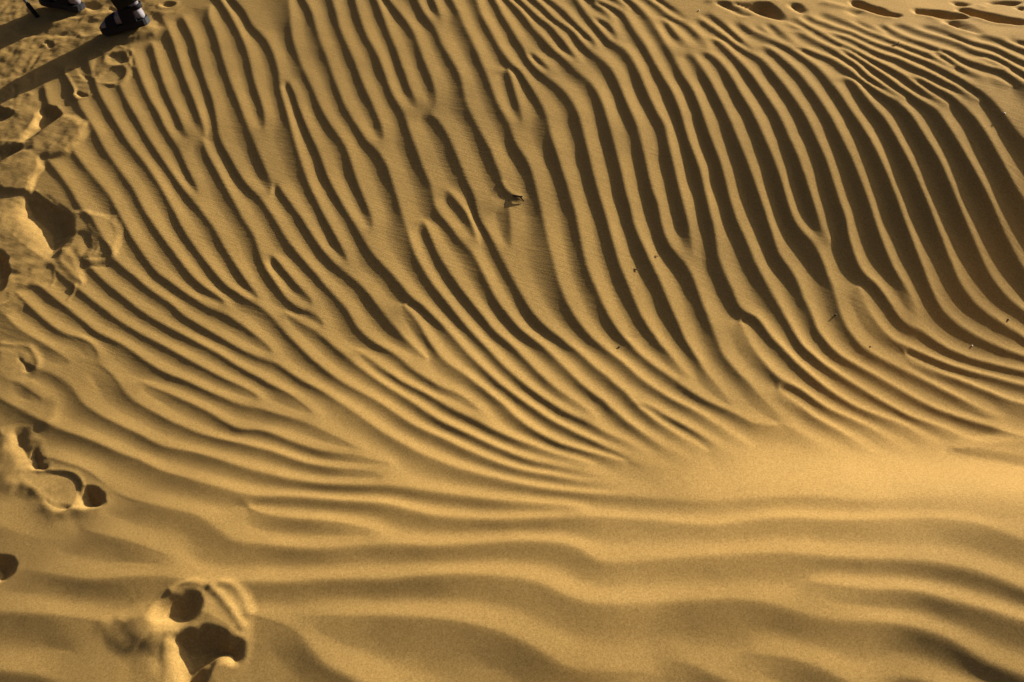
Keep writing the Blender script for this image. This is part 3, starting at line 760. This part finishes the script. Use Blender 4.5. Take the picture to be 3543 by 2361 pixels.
ridge("T 940,1250 1000,1300 1100,1280 1180,1235", .008, .008)
for k in range(3):
    ridge("T %d,%d %d,%d" % (930 + 40 * k, 980 + 70 * k, 1080 + 40 * k, 1000 + 70 * k), .0025, .004)
# left margin: slumped prints
level("L2 230,180 330,125 430,175 530,195 585,265 590,335 490,410 472,465 310,490 240,480 150,405 -60,520 -60,120", -.002, .03, .008)
stamp("L2 425,175 530,200 585,270 588,330 490,410 470,460 310,480 230,470 150,400 280,290", .014, .02)
stamp("L2 240,215 260,150 330,125 425,180 330,250 250,315 150,390 140,340 200,270", -.045, .02)
stamp("L2 -60,140 0,140 80,165 75,200 0,235 -60,240", -.04, .02)
ridge("L2 0,130 90,160 140,190", .010, .010)
ridge("L2 0,368 70,372 140,388", .014, .012)
stamp("L2 -60,405 0,402 110,405 140,395 100,455 0,515 -60,520", -.045, .02)
level("L2 -60,530 90,450 220,420 300,520 215,620 200,710 120,715 -60,700", .003, .02, .006)
ridge("L2 215,630 205,680 200,715", .006, .006)
level("L2 -60,720 130,730 240,720 350,800 450,860 470,930 460,1020 520,1150 350,1160 210,1210 -60,1180", -.006, .03, .006)
stamp("L2 130,735 240,722 350,800 450,862 470,930 462,1020 430,1068 340,1150 250,1100 190,980 100,910 92,850", -.060, .05)
stamp("L2 0,800 90,900 200,985 250,1100 330,1170 180,1130 0,1050 -60,980 -60,800", .010, .04)
stamp("L2 470,1000 440,880 480,835 620,850 770,882 820,960 822,1060 760,1185 610,1212 560,1160 620,1080 560,980", .011, .012, wob=.7)
ridge("L2 370,850 480,838 570,836 640,858 770,882", 0.0030, .006)
ridge("L2 770,890 810,960 815,1050 780,1110 760,1180", 0.0030, .009)
ridge("L2 600,940 650,1010 740,1080 780,1110", 0.0020, .005)
ridge("L2 655,1060 665,1100 640,1130", .004, .005)
ridge("L2 240,700 330,770 420,830", .006, .005)
ridge("L2 600,1215 700,1218 740,1205", -0.0030, .005)
ridge("L2 580,1165 680,1155 750,1135", -0.0035, .005)
stamp("L2 400,1085 440,1080 515,1140 560,1270 575,1320 545,1345 430,1260 370,1180", .011, .012, wob=.4)
level("L2 -60,1090 40,1180 140,1180 330,1180 372,1290 360,1330 200,1330 60,1400 150,1440 160,1500 -60,1560", -.003, .02, .007)
stamp("L2 -60,1090 10,1100 45,1190 30,1350 0,1400 -60,1400", -.04, .02)
ridge("L2 60,1260 120,1270 180,1240", -.010, .010)
ridge("L2 360,1250 370,1310 340,1350", .005, .005)
ridge("L2 505,1350 500,1390 460,1435", .006, .005)
ridge("L2 0,1480 60,1460 130,1420", .005, .005)
# slumped rims lower down
ridge("L3 0,325 60,335 150,338 190,360 230,440 210,500", .010, .008)
level("L3 -40,340 60,345 180,360 225,440 130,500 -40,520", -.002, .03, .004)
stamp("L3 100,400 180,455 200,480 160,500 120,450", -.012, .012)
ridge("L3 -20,500 100,530 200,570 260,620 330,680 330,740 290,800", .008, .016)
# print with the black heel
level("L3 -40,840 60,840 140,835 215,915 240,1010 300,1075 430,1095 495,1160 620,1200 625,1300 430,1375 300,1350 200,1220 -40,1200", -.003, .025, .003)
stamp("L3 60,850 125,838 165,890 215,925 238,1010 290,1080 230,1098 120,1088 70,1000 50,930", -.026, .03)
stamp("L3 200,950 232,990 250,1040 292,1082 200,1085 175,1020", -.020, .012)
stamp("L3 100,1115 180,1085 290,1088 430,1102 492,1160 496,1240 470,1312 340,1312 265,1250 205,1200", -.008, .008, wob=.4)
ridge("L3 120,1085 180,1065 230,1090 300,1085 430,1095 490,1150 497,1210", .003, .006, .1)
stamp("L3 496,1190 560,1185 612,1222 622,1290 580,1316 500,1318 468,1285", -.046, .020, rim=.0, wob=.9, rp=.4)
stamp("L3 265,1250 330,1310 420,1316 330,1325 270,1290", -.012, .012)
ridge("L3 -20,1120 20,1180 110,1198 210,1212 255,1290 330,1345 420,1350 580,1325", .011, .020)
ridge("L3 430,1370 460,1420 490,1460", -.006, .015)
# dark hollow at the left edge
stamp("G -60,720 0,728 60,740 78,780 35,845 0,865 -60,870", -.045, .025, rp=.4)
# the broken print in the near left corner
level("L4 300,640 450,570 600,540 800,450 1000,290 1200,225 1450,235 1650,230 1840,420 1820,700 1790,900 1790,1120 1300,1500 640,1500 620,1010 480,1000 330,860", .001, .03, .003, .5)
stamp("L4 520,540 800,440 1000,300 1200,240 1420,300 1600,440 1740,620 1810,800 1780,900 1450,790 980,800 640,1000 480,1000 450,760", .012, .045, wob=.4)
ridge("L4 980,300 1080,240 1200,215 1330,240 1450,290 1580,420 1700,560 1800,720", .012, .007, .15)
ridge("L4 1460,245 1560,220 1680,240 1790,340 1850,450 1870,560", .013, .008, .15)
ridge("L4 440,545 480,600 430,680 440,800 470,900", -.006, .014, .2)
ridge("L4 195,690 240,780 310,880 420,960", .006, .012, .2)
stamp("L4 480,720 640,540 800,470 980,385 1120,345 1240,420 1260,560 1160,700 900,800 600,820", -.010, .05, wob=.8, rp=1.0)
stamp("L4 730,660 800,490 980,385 1120,340 1225,370 1275,470 1282,570 1200,690 1000,742 800,730", -.045, .030, wob=.8, rp=.55)
stamp("L4 985,830 1230,785 1450,790 1650,880 1760,910 1785,1010 1740,1135 1600,1085 1450,1160 1340,1330 1300,1550 970,1550 990,1200 940,1030 985,950", -.048, .026, wob=.7, rp=.35)
stamp("L4 650,1050 760,960 900,930 1000,1040 1030,1190 1000,1500 690,1500 640,1200", -.010, .02, wob=.3)
ridge("L4 650,1000 640,1150 665,1300 690,1450", -.008, .015, .2)
ridge("L4 790,830 900,790 1000,800 1250,780", .006, .009, .2)
# holes of the footpath along the far crest
for txt, dh in (
    ("Q1 680,10 860,10 1100,105 1400,195 1600,285 1850,350 1600,368 1350,335 1100,225 800,135 720,80", -.07),
    ("Q2 -240,190 0,200 500,240 700,330 1000,350 1100,400 900,432 450,432 150,335 -150,295", -.07),
    ("Q2 830,190 1000,182 1300,240 1900,370 2400,440 2400,580 1950,545 1600,505 1300,405 900,262", -.07),
    ("Q2 480,468 760,458 1000,560 1250,680 1400,772 1200,775 1000,712 800,655 600,562", -.04),
    ("Z2 760,28 940,40 1100,22 1240,48 1390,190 1380,228 1250,205 1060,150 950,85", -.06),
    ("Z2 560,15 720,18 820,100 900,150 1000,180 850,172 700,80 640,60", -.035),
    ("Z2 1430,36 1560,36 1640,130 1600,158 1480,92", -.045),
    ("Q2 680,15 1000,58 1080,100 900,122 760,92", -.04),
    ("Q2 1510,26 1800,5 2270,15 2200,60 2080,108 1800,62 1560,72", -.05),
    ("Q2 2160,136 2400,128 2400,245 2280,192", -.05),
    ("Q1 530,230 680,190 1000,250 920,370 720,362 600,300", -.02)):
    stamp(txt, dh, .03, wob=.5)
ridge("Z2 520,10 860,20 930,40 1200,25 1280,5", .012, .014)
ridge("Q1 130,60 400,130 700,200 1050,250 1300,330 1560,380", .014, .016)
ridge("Q2 0,330 200,400 500,560 800,680 1150,770", .010, .014)
ridge("Q2 850,280 1200,390 1600,530 2000,550 2353,590", .010, .014)
ridge("Q2 1130,150 1220,100 1330,110 1430,160", .010, .010)
# curl of sand in the middle of the slope
ridge("B 1110,1240 1140,1290 1190,1320 1250,1335", .006, .007, .1)
stamp("B 1050,1310 1130,1300 1190,1330 1250,1345 1190,1390 1080,1385", -.004, .02, wob=.2)
# smooth tongue of blown sand on the right
level("M6 1600,1040 1750,960 1950,935 2200,905 2500,890 2500,1180 2200,1140 1900,1090", .002, .03, .001, .3)
ridge("M6 1660,1060 1800,1095 1950,1115 2150,1150 2349,1200", -.0025, .007, .1)
ridge("M6 2200,1180 2349,1220", -.002, .005, .1)
#STAMPS-END

# ------------------------------------------------------------------ build the sheet, with coarse rows and columns out to the horizon
def grow(a, step, n, f):
    out = []
    for _ in range(n):
        step *= f
        a += step
        out.append(a)
    return np.array(out)
far = grow(yv[-1], yv[-1] - yv[-2], 34, 1.28)
back = -grow(-yv[0], yv[1] - yv[0], 36, 1.28)[::-1]
eu = grow(1.0, 2.0 / (NU - 1), 34, 1.30)
ya = np.r_[back, yv, far]
ua = np.r_[-eu[::-1], uv, eu]
nb, ne = len(back), len(eu)
YA = np.repeat(ya[:, None], len(ua), 1)
XA = ua[None, :] * fanw(ya)[:, None]
ZA = macro(XA, YA) - 0.004
edge = Z - Z0 + 0.004
ri = np.clip(np.arange(len(ya)) - nb, 0, NV - 1)
ci = np.clip(np.arange(len(ua)) - ne, 0, NU - 1)
dr = np.abs(np.arange(len(ya)) - nb - ri)[:, None]
dc = np.abs(np.arange(len(ua)) - ne - ci)[None, :]
fade = np.exp(-(dr + dc) / 6.0)
ZA = ZA + edge[ri][:, ci] * fade
nr, nc = ZA.shape
co = np.stack([XA, YA, ZA], -1).reshape(-1, 3).astype(np.float32)
idx = np.arange(nr * nc).reshape(nr, nc)
quads = np.stack([idx[:-1, :-1], idx[:-1, 1:], idx[1:, 1:], idx[1:, :-1]], -1).reshape(-1, 4).astype(np.int32)
me = bpy.data.meshes.new("sand_dune")
me.vertices.add(len(co)); me.vertices.foreach_set("co", co.ravel())
me.loops.add(quads.size); me.loops.foreach_set("vertex_index", quads.ravel())
me.polygons.add(len(quads))
me.polygons.foreach_set("loop_start", np.arange(0, quads.size, 4, dtype=np.int32))
me.polygons.foreach_set("loop_total", np.full(len(quads), 4, np.int32))
me.polygons.foreach_set("use_smooth", np.ones(len(quads), bool))
me.update(calc_edges=True)
me.materials.append(SAND)
dune = bpy.data.objects.new("sand_dune", me)
COL.objects.link(dune)
dune['kind'] = 'structure'
dune['label'] = 'golden rippled dune sand with footprints along its edges'
#OBJECTS-BEGIN
# ------------------------------------------------------------------ things standing and lying on the sand
def zat(x, y):
    r, c = to_grid(np.array([y]), np.array([y]))[0][0], (x / float(fanw(np.array(y))) + 1) * 0.5 * (NU - 1)
    r = min(max(r, 0), NV - 1.001); c = min(max(c, 0), NU - 1.001)
    i, j = int(r), int(c)
    a, b = r - i, c - j
    return float(Z[i, j] * (1 - a) * (1 - b) + Z[i + 1, j] * a * (1 - b) + Z[i, j + 1] * (1 - a) * b + Z[i + 1, j + 1] * a * b)

def at(px, py):
    gx, gy = hit(np.array([px]), np.array([py]))
    x, y = float(gx[0]), float(gy[0])
    return Vector((x, y, zat(x, y)))

def link(name, verts, faces, m, parent=None, origin=Vector((0, 0, 0)), smooth=True):
    d = bpy.data.meshes.new(name)
    d.from_pydata([tuple(Vector(v) - origin) for v in verts], [], faces)
    d.materials.append(m)
    bm = bmesh.new(); bm.from_mesh(d)
    bmesh.ops.recalc_face_normals(bm, faces=bm.faces)
    bm.to_mesh(d); bm.free()
    for p in d.polygons:
        p.use_smooth = smooth
    o = bpy.data.objects.new(name, d)
    COL.objects.link(o)
    if parent:
        o.parent = parent
    return o

def root(name, loc, label, cat, group=None):
    o = bpy.data.objects.new(name, None)
    o.empty_display_size = 0.1
    o.location = loc
    COL.objects.link(o)
    o['label'] = label; o['category'] = cat
    if group: o['group'] = group
    return o

def tube(path, radii, n=20, jit=0.0, seed=0, cap=True, side=None):
    """loft of elliptical rings along a path; radii are (r across, r along side) pairs"""
    rr = np.random.RandomState(seed)
    path = [Vector(p) for p in path]
    verts, faces = [], []
    ref = side or Vector((0, 1, 0))
    for i, p in enumerate(path):
        t = (path[min(i + 1, len(path) - 1)] - path[max(i - 1, 0)]).normalized()
        u = (ref - t * ref.dot(t)).normalized()
        v = t.cross(u)
        ra, rb = radii[i] if isinstance(radii[i], tuple) else (radii[i], radii[i])
        ph = rr.rand() * 6.28
        for k in range(n):
            a = 2 * math.pi * k / n
            f = 1 + jit * (math.sin(3 * a + ph) * 0.5 + math.sin(5 * a + 2 * ph) * 0.5)
            verts.append(p + u * (ra * math.cos(a) * f) + v * (rb * math.sin(a) * f))
    m = len(path)
    for i in range(m - 1):
        for k in range(n):
            faces.append((i * n + k, i * n + (k + 1) % n, (i + 1) * n + (k + 1) % n, (i + 1) * n + k))
    if cap:
        faces.append(tuple(range(n))[::-1])
        faces.append(tuple((m - 1) * n + k for k in range(n)))
    return verts, faces

def merge(parts):
    V_, F_ = [], []
    for v, f in parts:
        o = len(V_)
        V_ += v
        F_ += [tuple(i + o for i in q) for q in f]
    return V_, F_

M_SOCK = noisy("grey_sock_knit", (0.20, 0.18, 0.20), (0.30, 0.27, 0.29), 220, .9, .1, .5, .001)
M_SOLE = noisy("black_rubber", (0.010, 0.010, 0.012), (0.022, 0.020, 0.022), 90, .75, .3, .3, .001)
M_STRAP = noisy("black_webbing", (0.008, 0.008, 0.010), (0.018, 0.016, 0.018), 300, .85, .2, .5, .0006)
M_TROUS = noisy("dark_olive_cloth", (0.012, 0.013, 0.010), (0.026, 0.027, 0.020), 60, .9, .1, .5, .002)
M_SKIN = noisy("skin", (0.42, 0.25, 0.17), (0.48, 0.29, 0.20), 40, .55, .35, .1, .0005)
M_JACK = noisy("blue_grey_cloth", (0.06, 0.08, 0.11), (0.09, 0.11, 0.14), 40, .9, .1, .4, .002)
M_HAIR = noisy("dark_hair", (0.010, 0.008, 0.006), (0.03, 0.02, 0.015), 150, .6, .3, .6, .002)
M_HAT = noisy("straw_hat", (0.42, 0.36, 0.25), (0.52, 0.45, 0.32), 120, .9, .1, .5, .002)
M_ALU = mat("pole_metal", (0.55, 0.56, 0.58), .35, .5)
M_ALU.node_tree.nodes["Principled BSDF"].inputs["Metallic"].default_value = 0.8
M_GRIP = noisy("black_foam", (0.015, 0.015, 0.015), (0.03, 0.03, 0.03), 200, .9, .2, .4, .001)
M_PEB_D = noisy("dark_pebble", (0.020, 0.015, 0.011), (0.05, 0.038, 0.028), 300, .8, .3, .6, .001)
M_PEB_L = noisy("pale_pebble", (0.60, 0.56, 0.48), (0.75, 0.72, 0.65), 300, .6, .4, .6, .001)
M_TWIG = noisy("dry_twig", (0.030, 0.020, 0.012), (0.09, 0.060, 0.034), 250, .85, .2, .6, .001)

# ---------------------------------------------- person
toe1, heel1 = at(362, 121), at(517, 96)
heel1.z = zat(heel1.x, heel1.y) + .016
f1 = (toe1 - heel1)
L1 = f1.length
f1.normalize()
heel2 = at(280, 33)
f2 = Vector((-.80, .42, 0)).normalized()
L2_ = 0.27
base = (heel1 + heel2) / 2
person = root("person", (base.x, base.y, base.z),
              "person in dark trousers, grey socks and black sandals walking at the top left corner", "person")
O = Vector(person.location)

def foot(heel, f, Ln, lift, seed):
    """sock foot, sandal sole, straps; returns the ankle position"""
    up = Vector((0, 0, 1))
    s = f.cross(up).normalized()
    up = s.cross(f).normalized()
    def W(u, a, h):
        return heel + f * (u * Ln) + s * a + up * (h + lift)
    ST = [(0.02, .018, .040), (0.06, .028, .062), (0.14, .033, .082), (0.25, .034, .088), (0.36, .035, .078), (0.48, .037, .064),
          (0.60, .041, .052), (0.72, .044, .043), (0.83, .043, .036), (0.91, .038, .030), (0.97, .027, .022), (1.0, .012, .012)]
    T0 = 0.026
    n = 20
    verts, faces = [], []
    for (u, w, h) in ST:
        for k in range(n):
            a = 2 * math.pi * k / n
            ca, sa = math.cos(a), math.sin(a)
            e = 0.8
            verts.append(W(u, w * math.copysign(abs(ca) ** e, ca), T0 + h / 2 + h / 2 * math.copysign(abs(sa) ** e, sa)))
    for i in range(len(ST) - 1):
        for k in range(n):
            faces.append((i * n + k, i * n + (k + 1) % n, (i + 1) * n + (k + 1) % n, (i + 1) * n + k))
    faces.append(tuple(range(n)))
    faces.append(tuple((len(ST) - 1) * n + k for k in range(n)))
    ank = W(0.17, 0, T0 + .075)
    sh = tube([ank - up * .03, ank + up * .01, ank + Vector((0, 0, .05)), ank + Vector((0, 0, .14))],
              [(.030, .036), (.031, .038), (.034, .040), (.040, .043)], 20, side=s)
    V_, F_ = merge([(verts, faces), sh])
    sock = link("sock", V_, F_, M_SOCK, person, O)
    sandal = None
    # sole: outline with a toe round, waist and heel
    out = []
    prof_ = [(-.03, .0), (-.02, .022), (.02, .034), (.12, .039), (.28, .036), (.42, .036), (.56, .042), (.72, .049), (.86, .047), (.95, .038), (1.02, .020), (1.04, 0)]
    for u, w in prof_: out.append((u, w))
    for u, w in prof_[::-1][1:-1]: out.append((u, -w))
    m = len(out)
    def rocker(u): return 0.010 * max(0, (u - .8) / .24) ** 2
    V_ = [W(u, w, -.004 + rocker(u)) for u, w in out] + [W(u, w * 1.02, .012 + rocker(u)) for u, w in out] + [W(u, w * .97, T0 + .001 + rocker(u)) for u, w in out]
    F_ = []
    for l in range(2):
        for k in range(m):
            F_.append((l * m + k, l * m + (k + 1) % m, (l + 1) * m + (k + 1) % m, (l + 1) * m + k))
    F_ += [tuple(range(m))[::-1], tuple(2 * m + k for k in range(m))]
    sole = link("sandal", V_, F_, M_SOLE, person, O, smooth=False)
    us = [q[0] for q in ST]; ws = [q[1] for q in ST]; hs = [q[2] for q in ST]
    def band(name, u0, u1, slant, th=.005, grow=.003, nn=7):
        V_, F_ = [], []
        for i in range(nn):
            for off in (grow, grow + th):
                for k in range(15):
                    a = math.pi * k / 14
                    u = u0 + (u1 - u0) * i / (nn - 1) + slant * math.cos(a)
                    w = np.interp(u, us, ws); h = np.interp(u, us, hs)
                    ca, sa = math.cos(a), math.sin(a)
                    V_.append(W(u, (w + off + .002) * math.copysign(abs(ca) ** .75, ca), T0 + h * .30 * (1 - 0) * 0 + (h + off) * abs(sa) ** .8))
        R_ = 15
        for i in range(nn - 1):
            for k in range(14):
                a0 = (i * 2) * R_ + k; a1 = ((i + 1) * 2) * R_ + k
                F_.append((a0 + R_, a0 + R_ + 1, a1 + R_ + 1, a1 + R_))
                F_.append((a0, a1, a1 + 1, a0 + 1))
        for k in range(14):
            F_.append((k, k + 1, R_ + k + 1, R_ + k))
            e = (nn - 1) * 2 * R_
            F_.append((e + k, e + R_ + k, e + R_ + k + 1, e + k + 1))
        o = link(name, V_, F_, M_STRAP, sole)
        # the strap is a child of the sole: same origin as the sole
        for v in o.data.vertices: v.co -= O
        return o
    band("toe_strap", .60, .82, .03)
    band("instep_strap", .16, .47, .03)
    # heel strap: a loop round the back of the ankle
    V_, F_ = [], []
    for i in range(25):
        a = -math.pi * 0.62 + math.pi * 1.24 * i / 24
        for r_, z_ in ((.036, .050), (.040, .050), (.041, .072), (.037, .072)):
            V_.append(W(.16, 0, T0 + z_) - f * (r_ * 1.15 * math.cos(a)) + s * (r_ * math.sin(a)))
    for i in range(24):
        for k in range(4):
            F_.append((i * 4 + k, i * 4 + (k + 1) % 4, (i + 1) * 4 + (k + 1) % 4, (i + 1) * 4 + k))
    o = link("heel_strap", V_, F_, M_STRAP, sole)
    for v in o.data.vertices: v.co -= O
    return ank

ank1 = foot(heel1, f1, L1 * 0.98, 0.004, 1)
ank2 = foot(heel2, f2, L2_, 0.002, 2)
fw = Vector((f1.x, f1.y, 0)).normalized()
sd_ = fw.cross(Vector((0, 0, 1))).normalized()          # the right hand side of the walker
hipc = Vector(((ank1.x + ank2.x) / 2, (ank1.y + ank2.y) / 2, base.z + 0.92)) + fw * 0.06
hip1 = hipc - sd_ * 0.09; hip2 = hipc + sd_ * 0.09
knee1 = ank1 * 0.52 + hip1 * 0.48 + fw * 0.06
knee1.z = ank1.z + .42
knee2 = ank2 * 0.52 + hip2 * 0.48 + fw * 0.10
knee2.z = ank2.z + .42
chest = hipc + Vector((0, 0, .42)) + fw * .05
neck = hipc + Vector((0, 0, .56)) + fw * .06
head = hipc + Vector((0, 0, .72)) + fw * .09
sh1 = chest - sd_ * .19 + Vector((0, 0, .08)); sh2 = chest + sd_ * .19 + Vector((0, 0, .08))

# pole: tip on the sand, leaning ahead of the walker
tip = at(127, 49)
pdir = Vector((-.46, .06, .88)).normalized()
top = tip + pdir * 1.02
hand2 = top - pdir * .05
el2 = sh2 * .5 + hand2 * .5 + Vector((0, 0, -.10))
el1 = sh1 + Vector((0, 0, -.28)) - fw * .05
hand1 = el1 + Vector((0, 0, -.22)) + fw * .10

def body_mesh():
    pts, edges, rad = [], [], []
    def add(p, r, prev=None):
        pts.append(tuple(Vector(p) - O)); rad.append(r)
        if prev is not None: edges.append((prev, len(pts) - 1))
        return len(pts) - 1
    pel = add(hipc, .13)
    w = add(hipc + Vector((0, 0, .2)), .115, pel)
    c = add(chest, .14, w)
    nk = add(neck, .055, c)
    hd = add(head - Vector((0, 0, .05)), .075, nk)
    h2 = add(head + Vector((0, 0, .04)), .092, hd)
    h3 = add(head + Vector((0, 0, .11)), .06, h2)
    add(head + fw * .105 - Vector((0, 0, .02)), .014, hd)
    for (a_, b_, d_) in ((sh1, el1, hand1), (sh2, el2, hand2)):
        i = add(a_, .055, c); i = add(b_, .040, i); i = add(b_ * .3 + d_ * .7, .032, i)
        palm = add(d_, .036, i)
        dr = (d_ - b_).normalized()
        sp = dr.cross(fw).normalized() if abs(dr.dot(fw)) < .9 else sd_
        for k, (off, ln) in enumerate(((-.030, .060), (-.010, .075), (.010, .072), (.028, .058))):
            q = add(d_ + sp * off + dr * .045, .0095, palm)
            q = add(d_ + sp * off + dr * (.045 + ln * .5) - fw * .012, .009, q)
            add(d_ + sp * off * .9 + dr * (.045 + ln * .75) - fw * .035, .008, q)
        q = add(d_ + sp * .045 + dr * .01, .010, palm)
        add(d_ + sp * .055 + dr * .04 - fw * .02, .009, q)
    for (h_, k_, a_, f_) in ((hip1, knee1, ank1, f1), (hip2, knee2, ank2, f2)):
        i = add(h_, .085, pel); i = add(k_, .052, i); i = add(k_ * .45 + a_ * .55, .046, i)
        i = add(a_, .030, i)
        i = add(a_ + f_ * .07 - Vector((0, 0, .035)), .024, i)
        add(a_ + f_ * .15 - Vector((0, 0, .058)), .014, i)
    d = bpy.data.meshes.new("body")
    d.from_pydata(pts, edges, [])
    o = bpy.data.objects.new("body", d)
    COL.objects.link(o)
    sk = o.modifiers.new("skin", 'SKIN')
    if not d.skin_vertices:
        bm = bmesh.new(); bm.from_mesh(d); bm.verts.layers.skin.verify(); bm.to_mesh(d); bm.free()
    for v, r in zip(d.skin_vertices[0].data, rad):
        v.radius = (r, r)
    d.skin_vertices[0].data[0].use_root = True
    sb = o.modifiers.new("sub", 'SUBSURF'); sb.levels = 1; sb.render_levels = 1
    dg = bpy.context.evaluated_depsgraph_get()
    nd = bpy.data.meshes.new_from_object(o.evaluated_get(dg))
    o.modifiers.clear()
    o.data = nd
    nd.name = "body"
    nd.materials.clear(); nd.materials.append(M_SKIN)
    for p in nd.polygons: p.use_smooth = True
    o.parent = person
    return o
body_mesh()

def leg_path(a_, k_, h_):
    p0 = a_ + Vector((0, 0, .004))
    pts = [p0 + (k_ - p0) * t for t in (0, .06, .14, .25, .4, .6, .8)] + [k_ + (h_ - k_) * t for t in (0, .25, .5, .75, 1.0)]
    return pts
LR = [(.066, .070), (.070, .074), (.063, .068), (.070, .074), (.068, .072), (.070, .074), (.072, .075), (.074, .076), (.082, .084), (.090, .092), (.10, .10), (.11, .11)]
t1 = tube(leg_path(ank1, knee1, hip1), LR, 24, .05, 3, side=sd_)
t2 = tube(leg_path(ank2, knee2, hip2), LR, 24, .05, 4, side=sd_)
t3 = tube([hipc - Vector((0, 0, .08)), hipc, hipc + Vector((0, 0, .12))], [(.17, .12), (.185, .135), (.17, .125)], 24, .02, 5, side=sd_)
link("trousers", *merge([t1, t2, t3]), M_TROUS, person, O)
j = [tube([hipc + Vector((0, 0, .02)), hipc + Vector((0, 0, .18)), chest, chest + Vector((0, 0, .12)), neck + Vector((0, 0, .02))],
          [(.195, .145), (.18, .14), (.21, .15), (.17, .11), (.07, .07)], 24, .03, 6, side=sd_)]
for (a_, b_, d_) in ((sh1, el1, hand1), (sh2, el2, hand2)):
    j.append(tube([a_, a_ * .5 + b_ * .5, b_, b_ * .5 + d_ * .5, b_ * .15 + d_ * .85], [.075, .066, .058, .052, .045], 18, .05, 7, side=fw))
link("jacket", *merge(j), M_JACK, person, O)
hv, hf = tube([head + Vector((0, 0, -.02)) - fw * .03, head + Vector((0, 0, .05)) - fw * .02, head + Vector((0, 0, .12))], [(.095, .095), (.105, .11), (.06, .06)], 18, .03, 8, side=sd_)
link("hair", hv, hf, M_HAIR, person, O)
hv, hf = tube([head + Vector((0, 0, .075)), head + Vector((0, 0, .082)), head + Vector((0, 0, .09)), head + Vector((0, 0, .16)), head + Vector((0, 0, .18))],
              [(.20, .20), (.20, .20), (.115, .12), (.105, .11), (.07, .07)], 24, .02, 9, side=sd_)
link("sun_hat", hv, hf, M_HAT, person, O)
for sgn in (-1, 1):
    ev, ef = tube([head + fw * .083 + sd_ * .032 * sgn + Vector((0, 0, .012)), head + fw * .096 + sd_ * .032 * sgn + Vector((0, 0, .012))], [.011, .006], 10, side=sd_)
    link("eye", ev, ef, M_HAIR, person, O)

pole = root("trekking_pole", tip, "thin metal trekking pole with black rubber tip planted ahead of the walking person", "trekking pole")
def seg(name, a, b, r0, r1, m):
    v, f = tube([tip + pdir * a, tip + pdir * (a * .5 + b * .5), tip + pdir * b], [r0, (r0 + r1) / 2, r1], 14, side=Vector((1, 0, 0)))
    return link(name, v, f, m, pole, tip)
seg("rubber_tip", -.03, .075, .011, .012, M_SOLE)
seg("shaft", .072, .90, .0085, .0095, M_ALU)
seg("grip", .89, 1.04, .015, .018, M_GRIP)
cv, cf = tube([tip + pdir * .45, tip + pdir * .50], [.0125, .0125], 14, side=Vector((1, 0, 0)))
link("clamp", cv, cf, M_SOLE, pole, tip)

# ---------------------------------------------- bits lying on the slope
def pebble(px, py, r, m, label, seed, name="pebble"):
    rr = np.random.RandomState(seed)
    c = at(px, py)
    bm = bmesh.new()
    bmesh.ops.create_icosphere(bm, subdivisions=2, radius=r)
    k = rr.normal(size=(3, 3))
    for v in bm.verts:
        n = v.co.normalized()
        f = 1 + .22 * math.sin(3 * n.dot(Vector(k[0]))) + .14 * math.sin(5 * n.dot(Vector(k[1])))
        v.co = Vector((v.co.x * 1.25 * f, v.co.y * .9 * f, v.co.z * .7 * f))
    d = bpy.data.meshes.new(name); bm.to_mesh(d); bm.free()
    d.materials.append(m)
    for p in d.polygons: p.use_smooth = True
    o = bpy.data.objects.new(name, d)
    o.location = c + Vector((0, 0, r * .35))
    o.rotation_euler = (0, 0, rr.rand() * 6.28)
    COL.objects.link(o)
    o['label'] = label; o['category'] = 'pebble'; o['group'] = 'tiny pebbles scattered over the ripples'
    return o
pebble(2143, 1194, .0030, M_PEB_D, "tiny dark pebble on a lit ripple just right of the picture centre", 1)
pebble(2892, 1086, .0030, M_PEB_D, "largest dark pebble, in a trough below the shaded right slope", 2)
pebble(3490, 1102, .0034, M_PEB_D, "small dark pebble in a ripple trough close to the right edge", 3)
pebble(3012, 1196, .0024, M_PEB_D, "smallest dark pebble, on the bright curving ripples right of centre", 5)
pebble(2418, 36, .0034, M_PEB_L, "tiny pale pebble near the top edge beside the hollows of the footpath", 6)
pebble(3476, 391, .0030, M_PEB_L, "tiny pale pebble on a thin lit crest at the upper right", 7)
pebble(3366, 1190, .0022, M_PEB_L, "tiny pale pebble among the bright ripples at the right middle", 8)

def twig(name, pts, rad, label, fork=None):
    P_ = [at(a, b) + Vector((0, 0, h)) for a, b, h in pts]
    v, f = tube(P_, rad, 8, .15, 4, side=Vector((0, 0, 1)))
    parts = [(v, f)]
    if fork:
        Q_ = [at(a, b) + Vector((0, 0, h)) for a, b, h in fork]
        parts.append(tube(Q_, [rad[-1], rad[-1] * .8, rad[-1] * .5], 8, .15, 5, side=Vector((0, 0, 1))))
    V_, F_ = merge(parts)
    c = P_[0]
    o = link(name, V_, F_, M_TWIG, None, c)
    o.location = c
    o['label'] = label; o['category'] = 'twig'; o['group'] = 'dry twigs half buried in the sand'
twig("twig", [(1770, 668, -.004), (1782, 676, .002), (1796, 681, .006), (1808, 682, .009)], [.002, .0030, .0034, .0030],
     "curled dark twig with a blunt forked end sticking out of the slope above centre", [(1800, 682, .007), (1808, 688, .006), (1813, 692, .003)])
twig("twig", [(3080, 155, -.002), (3094, 155, .003), (3104, 154, .006), (3110, 150, .012)], [.0014, .0022, .0022, .0016],
     "tiny dark twig poking from a ripple near the top right footpath")
twig("twig", [(2190, 922, -.002), (2200, 926, .002), (2208, 928, .003)], [.0009, .0013, .0009],
     "short dark twig lying flat across a lit ripple right of the centre")
twig("twig", [(2262, 880, -.002), (2270, 882, .002), (2276, 884, .003)], [.0009, .0013, .0009],  # dark sliver added in place of a tiny crack in the sand
     "thin dark sliver added for a tiny crack in the ripple just above the flat twig")
#OBJECTS-END
